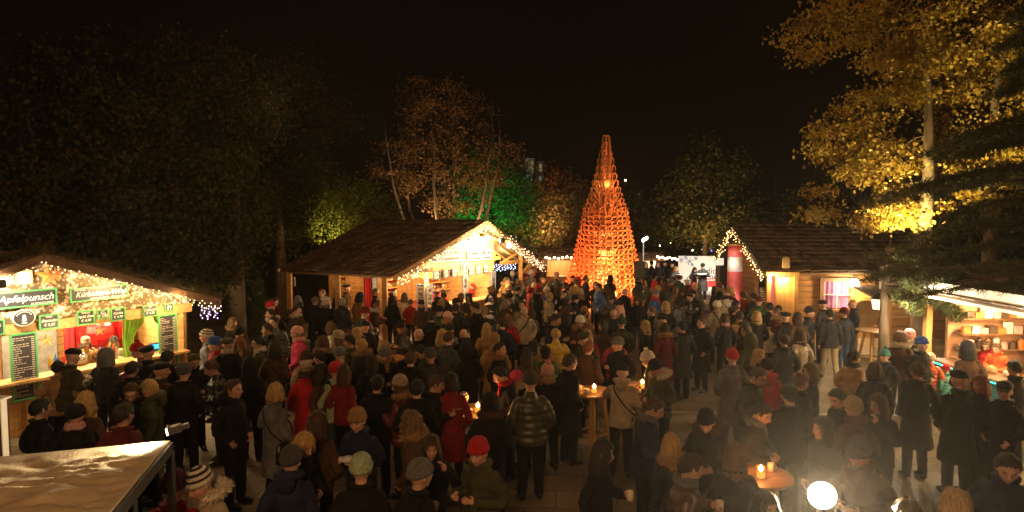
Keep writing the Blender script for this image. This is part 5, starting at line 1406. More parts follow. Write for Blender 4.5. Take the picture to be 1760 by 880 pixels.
zt = 2.42; m_ = MB(); m_.box((0, 0, zt/2), (.1, .1, zt)); m_.build('shaft', pmat('post_dark', (.05, .02, .02), .5), t); m_ = MB(); m_.box((.055, -.02, zt/2), (.012, .07, zt)); m_.box((0, 0, zt+.01), (.14, .14, .02)); m_.build('edge_strip', whitep, t)  # the lit edge of the post is put in as a white strip
plight('post_light', PZ(4, 690, 2.0)+Vector((.5, -.2, .9)), 9, (1, .75, .4), .05)
# front floodlight
fq = PYd(1412, 850, 6.0)
floodlight('front_floodlight', 'dazzling floodlight on a stand facing the camera at the lower right', fq, (fq.x-2.2, -1.5, 3.6), 5200, (1, .74, .42), 120, 44, True, .12)
m_ = MB(); m_.ell((0, 0, 0), (.13, .13, .03), nu=24, nv=8); q = (Vector((fq.x-2.2, -1.5, 2.6))-fq).normalized().to_track_quat('-Z', 'Y'); o_ = m_.build('lens', emit('big_lens', (1, .86, .6), 10, sample=False), bpy.data.objects['front_floodlight'], True); o_.rotation_euler = q.to_euler(); o_.location = q.to_matrix() @ Vector((0, 0, -.03))

# ============================================================ trees
def tree(name, label, base, h, crown, nclu, nleaf, size, lmat, bmat, trunk_r=.25, stems=1, group=None, kind='leaf', sig=.35, spread=0, cat='tree', seed=1, droop=.3, first=.3, flat=1.0, weight=None):
    """crown: list of (centre xyz offset from base, radii); clusters fill them, limbs join every cluster to the trunk"""
    rd = random.Random(seed); t = thing(name, label, cat, base, group=group)
    b = MB(); nodes = []
    for s in range(stems):
        an = 2*math.pi*s/stems+.4; top = Vector((math.cos(an)*spread, math.sin(an)*spread*.6, h*.85)); P = []
        for i in range(9):
            q = i/8; p = Vector((math.cos(an)*.12*(stems > 1), math.sin(an)*.12*(stems > 1), 0)).lerp(top, q)
            p += Vector((rd.uniform(-1, 1), rd.uniform(-1, 1), 0))*.12*q*h/8 + Vector((math.cos(an), math.sin(an), 0))*spread*.25*math.sin(q*3.1)
            P.append(p)
        r_ = trunk_r/(stems**.5); rad = [r_*(1.25 if i == 0 else 1-.88*i/8) for i in range(9)]
        b.loft(P, rad, 9); nodes += [(P[i], rad[i]) for i in range(9) if P[i].z > h*first]
    clus = []
    tot = sum((r[0]*r[1]*r[2])**.67 for c, r in crown)
    for c, r in crown:
        k = max(2, int(nclu*(r[0]*r[1]*r[2])**.67/tot))
        for _ in range(k):
            while True:
                v = Vector((rd.uniform(-1, 1), rd.uniform(-1, 1), rd.uniform(-1, 1)))
                if .35 < v.length < 1: break
            clus.append(Vector(c)+Vector((v.x*r[0], v.y*r[1], v.z*r[2])))
    clus.sort(key=lambda p: (p-Vector((0, 0, h*.5))).length)
    for c in clus:
        cand = min(nodes, key=lambda nd: (nd[0]-c).length+max(0, nd[0].z-c.z)*1.5)
        p0, r0 = cand; r1 = min(r0*.6, .012*(c-p0).length+.012); mid = p0.lerp(c, .5)+Vector((rd.uniform(-.1, .1), rd.uniform(-.1, .1), .12*(c-p0).length))
        pts = smooth_path([p0, mid, c], 3); b.loft(pts, lerp_list([r1, r1*.6, .008], len(pts)), 6, cap=False)
        nodes.append((mid, r1*.7)); nodes.append((c, r1*.4))
    br = b.build('trunk', bmat, t, True)
    cr = scatter_leaf(clus, (sig, sig, sig*flat), nleaf, size, lmat, 'crown', None, None, kind, t, droop)
    return t
bark = pmat('bark', (.10, .07, .045), .9, .5, 6, .8, 14, stretch=(1, 1, .35))
bark_pale = pmat('bark_pale', (.16, .115, .075), .85, .5, 4, .7, 12, stretch=(1, 1, .4))
gold = leafmat('gold_leaf', [(.16, .075, .012), (.32, .20, .022), (.20, .17, .025), (.34, .22, .03), (.09, .045, .01)], .3, .6)
rust = leafmat('rust_leaf', [(.16, .07, .03), (.24, .12, .04), (.13, .09, .03)], .35)
yelgreen = leafmat('yellow_green_leaf', [(.16, .18, .02), (.22, .2, .03), (.10, .13, .02)], .4)
darkgreen = leafmat('dark_green_leaf', [(.03, .042, .01), (.055, .06, .014), (.10, .062, .018)], .25, .8)
midgreen = leafmat('mid_green_leaf', [(.05, .09, .02), (.08, .12, .03)], .35)
# big golden tree on the right
gx = PYd(1588, 380, 17.5).x
tree('golden_tree', 'big autumn tree with glowing golden leaves above the right stall', (gx, 17.5, 0), 12, [((-1.9, 0, 4.7), (1.5, 1.6, 1.0)), ((-1.6, 0, 6.0), (1.6, 1.6, 1.0)), ((.6, .3, 6.2), (2.4, 2.2, 1.8)), ((-1.8, 0, 8.4), (1.9, 1.8, 1.9)), ((1.0, 0, 9.3), (2.8, 2.4, 2.4)), ((-2.7, .2, 10.4), (1.7, 1.8, 1.9)), ((1.5, .2, 12.2), (3.4, 2.4, 2.0))],
     185, 33000, .115, gold, bark_pale, .27, 1, None, 'leaf', .28, seed=4, first=.26, flat=.45, droop=1.1)
tree('golden_tree', 'second golden tree with a dark trunk at the upper right', (gx+2.6, 18.5, 0), 12, [((.5, 0, 7), (2.4, 2, 3)), ((1.2, 0, 10.5), (2.6, 2, 2.6))], 70, 5500, .12, gold, bark, .3, 1, None, 'leaf', .4, seed=14, first=.3)
plight('tree_uplight_gold', (gx-1.1, 16.2, 3.2), 3600, (1, .76, .28), .1, 'SPOT', (gx-.2, 17.4, 7.5), 115, .8)
plight('tree_uplight_gold', (gx-1.8, 15.6, 3.0), 1900, (1, .62, .22), .1, 'SPOT', (gx-1.2, 17.4, 11), 85, .8)
# rusty plane tree behind the big stall
p_ = PYd(765, 372, 31)
tree('plane_tree', 'wide many stemmed plane tree with sparse rusty leaves behind the big stall', (p_.x, 31, 0), 10.5, [((0, 0, 8.6), (2.6, 2, 1.9)), ((-2.0, 0, 6.6), (1.6, 1.5, 1.6)), ((2.4, 0, 6.8), (1.5, 1.5, 1.3)), ((0, 0, 5.5), (2.6, 1.6, 1.5)), ((-.6, 0, 10), (1.4, 1.4, .9))],
     210, 8500, .12, rust, bark_pale, .30, 6, None, 'leaf', .26, 2.9, seed=6, first=.2, flat=.6)
plight('tree_uplight_plane', (p_.x-1.0, 29.3, 2.9), 700, (1, .66, .3), .1, 'SPOT', (p_.x-.3, 31, 8), 100, .8)
plight('tree_uplight_plane', (p_.x+1.6, 29.4, 2.9), 700, (1, .66, .3), .1, 'SPOT', (p_.x+.8, 31, 7), 100, .8)
p_ = PYd(838, 350, 35)
tree('green_lit_tree', 'leafy tree glowing emerald green from a green spotlight', (p_.x, 35, 0), 8, [((-.6, 0, 5), (2.2, 1.6, 2.4)), ((.5, 0, 6.2), (1.6, 1.4, 1.4)), ((1.6, 0, 5.2), (1.6, 1.4, 1.6))], 110, 14000, .14, midgreen, bark, .25, 1, None, 'leaf', .35, seed=8, first=.2)
plight('green_spot', (p_.x-1.0, 32.6, 2.6), 1500, (.06, 1, .26), .1, 'SPOT', (p_.x+.3, 35, 5.0), 100, .9)
p_ = PYd(590, 350, 27.5)
tree('bushy_tree', 'low yellow green bushy tree lit from below left of the plane tree', (p_.x, 27.5, 0), 6, [((0, 0, 4.4), (1.9, 1.5, 1.5)), ((-1.9, .2, 3.7), (1.5, 1.3, 1.2)), ((1.3, 0, 3.9), (1.2, 1.2, 1))], 80, 11000, .13, yelgreen, bark, .2, 1, None, 'leaf', .34, seed=9, first=.2)
plight('bush_uplight', (p_.x-.3, 26, 2.6), 420, (1, .85, .3), .1, 'SPOT', (p_.x-.1, 27.5, 4.5), 100, .8)
# dark trees at the left
for i, (px, Y, h, cr, n, lb) in enumerate((
    (60, 17, 8, [((0, 0, 6), (3, 2.5, 2.6)), ((1, 0, 4.3), (2.6, 2, 1.5))], 12000, 'huge dark evergreen behind the punch hut roof'),
    (300, 20, 10, [((0, 0, 7), (3.4, 2.5, 3.0)), ((0, 0, 4), (3.4, 2.4, 2))], 15000, 'tall nearly black tree between the punch hut and the bushy tree'),
    (405, 18.5, 6.5, [((-.9, 0, 4.4), (1.8, 1.6, 2.0)), ((-.9, 0, 2.9), (1.4, 1.4, 1.0))], 9000, 'dark spreading yew whose trunk shows right of the punch hut'),
    (480, 26, 11, [((0, 0, 8.2), (3.0, 2, 2.9)), ((-.5, 0, 5.2), (2.8, 2, 1.9))], 11000, 'tall brownish dark tree left of the plane tree'),
    (180, 26, 13, [((0, 0, 9), (4.2, 2, 3.5)), ((0, 0, 5), (4.4, 2, 3))], 9000, 'highest far dark tree above the punch hut'))):
    p_ = PYd(px, 360, Y); tree('dark_tree', lb, (p_.x, Y, 0), h, cr, 130, int(n*1.5), .13, darkgreen, bark, .3, 1, 'dark trees behind the market', 'leaf', .3, seed=20+i, first=.22)
# far trees
for i, (px, Y, h, cr, n, mt, lb) in enumerate((
    (965, 38, 7, [((0, 0, 4.6), (1.7, 1.3, 2.3))], 6000, rust, 'rusty far tree left of the sledge tree'),
    (895, 40, 6.5, [((0, 0, 4.4), (1.9, 1.4, 2.0))], 6000, yelgreen, 'yellowish far tree above the right slope of the big stall'),
    (1212, 42, 9.5, [((0, 0, 4.2), (3.2, 2, 2.0)), ((0, 0, 6.4), (2.4, 1.6, 1.8)), ((.2, 0, 8.4), (1.3, 1, 1.4))], 14000, darkgreen, 'broad dark conifer behind the stage'),
    (1330, 46, 8, [((0, 0, 4), (3.2, 2, 2.4))], 7000, darkgreen, 'dark far tree above the log hut roof'),
    (1100, 46, 7, [((0, 0, 3.6), (2.6, 2, 2.4))], 6000, darkgreen, 'dim far tree right behind the sledge tree'),
    (1430, 40, 7, [((0, 0, 4), (2.6, 2, 2.2))], 6000, darkgreen, 'dim far tree left of the golden tree'))):
    p_ = PYd(px, 360, Y); tree('far_tree', lb, (p_.x, Y, 0), h, cr, 60, n, .2, mt, bark, .22, 1, 'far trees across the park', 'leaf', .45, seed=40+i, first=.2)
plight('far_uplight', (PYd(1212, 360, 38).x, 37.5, 1.5), 2200, (1, .62, .25), .2, 'SPOT', (PYd(1212, 360, 42).x, 42, 6), 100, .9)
plight('far_uplight', (PYd(930, 360, 35.5).x, 35.5, 3), 900, (1, .7, .3), .2, 'SPOT', (PYd(935, 360, 39).x, 39, 5), 110, .9)
# pine in front of the right stall
px_, py_ = 8.55, 14.6
pn = thing('pine_tree', 'dark pine whose drooping branches hang in front of the right stall', 'tree', (px_, py_, 0))
b = MB(); b.loft([(0, 0, 0), (.02, 0, 1.2), (.0, .03, 2.4), (.08, .05, 3.1), (.1, 0, 3.7)], [.15, .11, .08, .05, .02], 12)
rd = random.Random(77); sprays = []
for i in range(30):
    z0 = 2.4+rd.random()*1.2
    an = R(rd.uniform(-75, 60))
    ln = rd.uniform(.7, 1.5); 
    if an < R(-95): ln *= .55
    d = Vector((math.cos(an), math.sin(an), 0)); dz = rd.uniform(-.25, .05)
    P = [Vector((0, 0, z0))+d*ln*q+Vector((0, 0, dz*ln*q+.12*math.sin(q*3)-.25*q*q)) for q in (0, .25, .5, .75, 1)]
    b.loft(P, [.035, .028, .02, .013, .006], 6, cap=False)
    sd = Vector((-d.y, d.x, 0))
    for k in range(11):
        q = .25+.75*k/10; j = min(3, int(q*4)); p = P[j].lerp(P[j+1], q*4-j)
        for s in (1, -1):
            l2 = rd.uniform(.35, .8)*(1.25-q); e = p+(d*.6+sd*s*.8).normalized()*l2+Vector((0, 0, -.12*l2-.05))
            b.loft([p, e], [.009, .004], 4, cap=False)
            for m in range(5): sprays.append(p.lerp(e, (m+.6)/5))
    sprays.append(P[-1])
b.build('trunk', bark, pn, True)
scatter_leaf(sprays, (.05, .05, .03), 45000, .15, leafmat('pine_needle', [(.02, .035, .01), (.05, .065, .018), (.08, .07, .022)], .15), 'crown', None, None, 'needle', pn, .0)
# big pine beside the frame reaching in from the right
pn = thing('pine_tree', 'big dark pine reaching long drooping branches in from the right edge', 'tree', (8.3, 8.7, 0))
b = MB(); b.loft([(0, 0, 0), (.02, 0, 2), (.0, .03, 5), (.15, .05, 8), (.1, 0, 11)], [.26, .2, .17, .12, .05], 12)
rd = random.Random(31); sprays = []
for i in range(46):
    z0 = 3.2+(i/46)*5.0+rd.uniform(-.1, .1); an = R(rd.uniform(128, 238)); ln = rd.uniform(2.0, 3.1)
    if z0 > 4.8: ln *= max(.5, 1-.3*(z0-4.8))
    d = Vector((math.cos(an), math.sin(an), 0)); dz = rd.uniform(-.12, .06)
    P = [Vector((0, 0, z0))+d*ln*q+Vector((0, 0, dz*ln*q+.15*math.sin(q*3)-.22*q*q)) for q in (0, .25, .5, .75, 1)]
    b.loft(P, [.035, .028, .02, .013, .006], 6, cap=False); sd = Vector((-d.y, d.x, 0))
    for k in range(13):
        q = .15+.85*k/12; j = min(3, int(q*4)); p = P[j].lerp(P[j+1], q*4-j)
        for s in (1, -1):
            l2 = rd.uniform(.3, .75)*(1.2-q*.8); e = p+(d*.7+sd*s*.7).normalized()*l2+Vector((0, 0, -.1*l2-.04))
            b.loft([p, e], [.009, .004], 4, cap=False)
            for m in range(5): sprays.append(p.lerp(e, (m+.6)/5))
b.build('trunk', bark, pn, True)
scatter_leaf(sprays, (.035, .035, .025), 78000, .115, MATS['pine_needle'], 'crown', None, None, 'needle', pn, .0)
# little fir left of the big stall
p_ = PZ(455, 600, 0); pn = thing('young_fir', 'small dark fir standing at the left end of the big stall', 'tree', (p_.x-.3, p_.y, 0))
b = MB(); b.loft([(0, 0, 0), (0, 0, 2.6)], [.05, .01], 8); sp = []
for i in range(60):
    z0 = .4+2.1*i/60; an = i*2.4; ln = .85*(1-i/66); e = Vector((math.cos(an)*ln, math.sin(an)*ln, z0-.15*ln)); b.loft([(0, 0, z0), e], [.012, .004], 4, cap=False)
    for m in range(5): sp.append(Vector((0, 0, z0)).lerp(e, (m+1)/5))
b.build('trunk', bark, pn, True); scatter_leaf(sp, (.06, .06, .05), 14000, .1, fir_mat, 'crown', None, None, 'needle', pn, .2)
# far buildings
def building(label, px0, px1, ytop, Y, mat, cols, rows, lit, spire=False):
    a_, b_ = PYd(px0, ytop, Y), PYd(px1, ytop, Y); wd = b_.x-a_.x; t = thing('building', label, 'building', ((a_.x+b_.x)/2, Y, 0)); rd = random.Random(px0)
    m_ = MB(); m_.box((0, 2, a_.z/2), (wd, 4, a_.z)); m_.build('wall', mat, t)
    m_ = MB()
    if spire: m_.lathe([(wd*.5, a_.z), (wd*.3, a_.z+1), (.02, a_.z+4.5)], (0, 2, 0), 8)
    else: m_.hexa([(-wd/2-.2, -.2, a_.z), (wd/2+.2, -.2, a_.z), (wd/2+.2, 4.2, a_.z), (-wd/2-.2, 4.2, a_.z), (-wd/2+.2, 1.5, a_.z+.6), (wd/2-.2, 1.5, a_.z+.6), (wd/2-.2, 2.5, a_.z+.6), (-wd/2+.2, 2.5, a_.z+.6)])
    m_.build('roof', pmat('far_roof', (.05, .05, .045), .7), t)
    for r_ in range(rows):
        for c_ in range(cols):
            if rd.random() < .8:
                m_ = MB(); m_.box((-wd/2+wd*(c_+.5)/cols, -.02, a_.z-.8-r_*1.5), (wd/cols*.45, .06, .9)); m_.build('window', emit('lit_win_%d' % (r_ % 2), [(1, .6, .25), (.5, .9, .8)][r_ % 2], lit) if rd.random() < .5 else pmat('dark_win', (.02, .02, .02), .2), t)
building('pale far building top showing above the trees left of the sledge tree', 903, 918, 272, 75, pmat('far_wall', (.3, .28, .24), .8), 2, 3, .2)
building('dim narrow far building right of the pale one', 924, 934, 277, 78, pmat('far_wall_dark', (.14, .13, .11), .8), 1, 2, .1)
building('church tower with a thin greenish spire above the plane tree', 841, 848, 214, 80, pmat('far_green', (.04, .09, .05), .8), 1, 1, .05, True)
plight('facade_wash', (PYd(912, 280, 70).x, 66, 9), 700, (1, .9, .7), .3, 'SPOT', (PYd(912, 280, 75).x, 75, 10), 40)
plight('spire_wash', (PYd(845, 280, 70).x, 68, 9), 400, (.3, 1, .5), .3, 'SPOT', (PYd(845, 214, 80).x, 80, 16), 40)
# colourful lit display board behind the right slope of the big stall
a_, b_ = PYd(886, 392, 44), PYd(926, 425, 44); t = thing('display_wall', 'far teal and orange lit picture wall right of the big stall roof', 'display', ((a_.x+b_.x)/2, 44, 0))
m_ = MB(); nx_, nz_ = 22, 16; wd, hh = b_.x-a_.x, a_.z-b_.z
tiles = [MB(), MB(), MB()]; rd = random.Random(5)
for i in range(nx_):
    for j in range(nz_):
        u_ = i/nx_; k = 0 if (u_ < .6 and rd.random() < .55) else 1 if (u_ >= .55 and rd.random() < .6) else 2 if rd.random() < .3 else None
        if k is not None: tiles[k].box((-wd/2+wd*(i+.5)/nx_, -.05, b_.z+hh*(j+.5)/nz_), (wd/nx_*rd.uniform(.4, 1), .03, hh/nz_*rd.uniform(.4, 1)))
for k, (mb_, c_) in enumerate(zip(tiles, ((.1, .8, .6), (1, .35, .12), (.9, .95, 1)))): mb_.build('picture_tiles', emit('tile_%d' % k, c_, (.5, .55, 1.0)[k]), t)
m_ = MB(); m_.box((0, .03, a_.z/2+.1), (wd+.1, .1, a_.z)); m_.build('backing', pmat('iron_black', (.02, .018, .015), .5), t)
# distant window and lamp glints between the trees
for i, (px, py, c_) in enumerate(((478, 408, (1, .8, .6)), (486, 412, (1, .8, .7)), (100, 450, (1, .7, .4)), (200, 440, (.3, .1, 1)), (1152, 417, (1, .8, .3)), (1134, 422, (1, .8, .3)), (1207, 428, (1, .75, .4)), (1190, 430, (1, .75, .4)), (1222, 431, (1, .8, .5)), (1075, 310, (1, .7, .4)), (150, 444, (1, .75, .45)), (420, 452, (1, .7, .3)))):
    Y = 50 if px > 1000 or px == 478 or px == 486 else 24; p_ = PYd(px, py, Y)
    t = thing('garden_lamp', f'tiny distant lamp glinting through the dark trees, {("white", "warm")[i % 2]} one at {("the left", "the centre", "the right")[min(2, int(px/587))]} side', 'lamp', (p_.x, Y, 0), group='distant lamps')
    m_ = MB(); m_.ell((0, 0, p_.z), .07 if Y > 30 else .035, nu=8, nv=6); m_.build('globe', emit('far_lamp_%d' % (i % 5), c_, 12, sample=False), t); m_ = MB(); m_.bar((0, 0, 0), (0, 0, p_.z-.06), .03); m_.build('pole', pmat('iron_black', (.02, .018, .015), .5), t)
# warm lamp on the house behind the camera, with fill lamps added overhead
plight('high_fill', (-2.0, 14.0, 11.5), 220, (1, .5, .2), .4); plight('high_fill', (7.0, 16.0, 12.0), 230, (1, .52, .22), .4)  # unseen fill lamps added overhead to brighten roofs and crowd
plight('house_lamp', (-1.0, -1.6, 5.6), 300, (1, .52, .22), .5, 'AREA', (0.5, 9, 0), 1.6)
plight('fill_glow', (6.8, 13.5, 3.4), 90, (1, .6, .26), .2); plight('fill_glow', (5.2, 9.5, 4.4), 50, (1, .6, .28), .4); plight('fill_glow', (-1.5, 14.5, 4.8), 70, (1, .58, .24), .4); plight('fill_glow', (3.5, 19, 4.6), 70, (1, .58, .24), .4); plight('fill_glow', (-4.5, 12.5, 6.5), 110, (1, .6, .26), .3); plight('fill_glow', (-5.5, 9.5, 4.4), 40, (1, .6, .28), .4)  # fill lights added to lift crowd, roofs and trees, no bulbs hang here

scene.view_settings.view_transform = 'Standard'; scene.view_settings.look = 'None'; scene.view_settings.exposure = 0; scene.view_settings.gamma = 1
scene.cycles.use_denoising = True
try: scene.cycles.denoiser = 'OPENIMAGEDENOISE'
except Exception: pass
scene.cycles.max_bounces = 5; scene.cycles.diffuse_bounces = 3; scene.cycles.glossy_bounces = 2; scene.cycles.transmission_bounces = 4
scene.cycles.sample_clamp_indirect = 2.0; scene.cycles.sample_clamp_direct = 0
scene.cycles.use_light_tree = True

# thin volume added so the lamps glow, standing in for lens glare
hz = MB(); hz.box((0, 60, 14), (180, 200, 30)); hzm, nt_, out_ = newmat('glare_haze_mat')
pv = N(nt_, 'ShaderNodeVolumePrincipled'); pv.inputs['Density'].default_value = .0006; pv.inputs['Anisotropy'].default_value = .75; pv.inputs['Color'].default_value = (.9, .88, .85, 1)
nt_.links.new(pv.outputs[0], out_.inputs['Volume'])
hzo = hz.build('glare_haze', hzm); hzo['kind'] = 'stuff'
# ============================================================ the visitors
HC = 1.615
PLACED = []
GIRL_HAIR = ('long', 'bob', 'curly', 'bun')
HW = dict(short='short {} hair', long='long {} hair', bob='{} bob', curly='curly {} hair', bun='{} hair bun', beanie='{} knit cap', pompom='{} bobble hat', slouch='slouchy {} knit hat',
          striped='striped {} knit hat', beret='{} beret', cap='{} flat cap', hood='{} hood up', bald='bald head')
CW = dict(J='jacket', P='puffer jacket', L='long coat', C='cape')
def head_words(head):
    ks = [h.split(':') for h in head.split('+')]
    hats = [k for k in ks if k[0] not in ('short', 'long', 'bob', 'curly', 'bun')]
    k, c = (hats or ks)[-1]
    c = c.replace('darkbrown', 'dark brown').replace('lightbrown', 'light brown').replace('greyhair', 'grey').replace('darkgrey', 'dark grey').replace('darkred', 'dark red').replace('lightgreen', 'pale green')
    return HW[k].format(c).replace('  ', ' ')
def col_words(c): return c.replace('darkgrey', 'dark grey').replace('darkred', 'dark red').replace('lightgreen', 'pale green')
def headpos(px, py, scale): return PZ(px, py, HC*scale)
def put(line, group=None):
    spec, where = line.split('|'); where = where.strip()
    f = spec.split()
    px, py, face = float(f[0]), float(f[1]), float(f[2]); pose, style, coat, head, legs = f[3:8]
    ex = f[8:] ; sc = 1.0
    sc = 1.05 if py > 640 else 1.03
    for e in list(ex):
        if e.startswith('x'): sc = float(e[1:])*(1.04 if float(e[1:]) > .9 else 1); ex.remove(e)
    p = headpos(px, py, sc)
    yaw = POSES[pose][2]
    lean = POSES[pose][4]; body = R(face-yaw)
    # the head leans forward of the feet: put the feet back under it
    hm = head_matrix(pose).translation; off = Matrix.Rotation(body, 3, 'Z') @ Vector((hm.x, hm.y, 0))*sc
    loc = Vector((p.x-off.x, p.y-off.y, 0))
    girl = any(h.split(':')[0] in GIRL_HAIR for h in head.split('+'))
    label = f'person in {col_words(coat)} {CW[style]}, {head_words(head)}, {where}' if where else None
    if label and len(label.split()) > 16: label = label.replace(', seen from behind', ', back turned').replace(' in the ', ' in ').replace(' of the ', ' of ').replace(' the ', ' ', 1)
    PLACED.append((loc.x, loc.y, coat, style, head, face, label, line, pose, legs, ' '.join(ex), sc, girl, group))
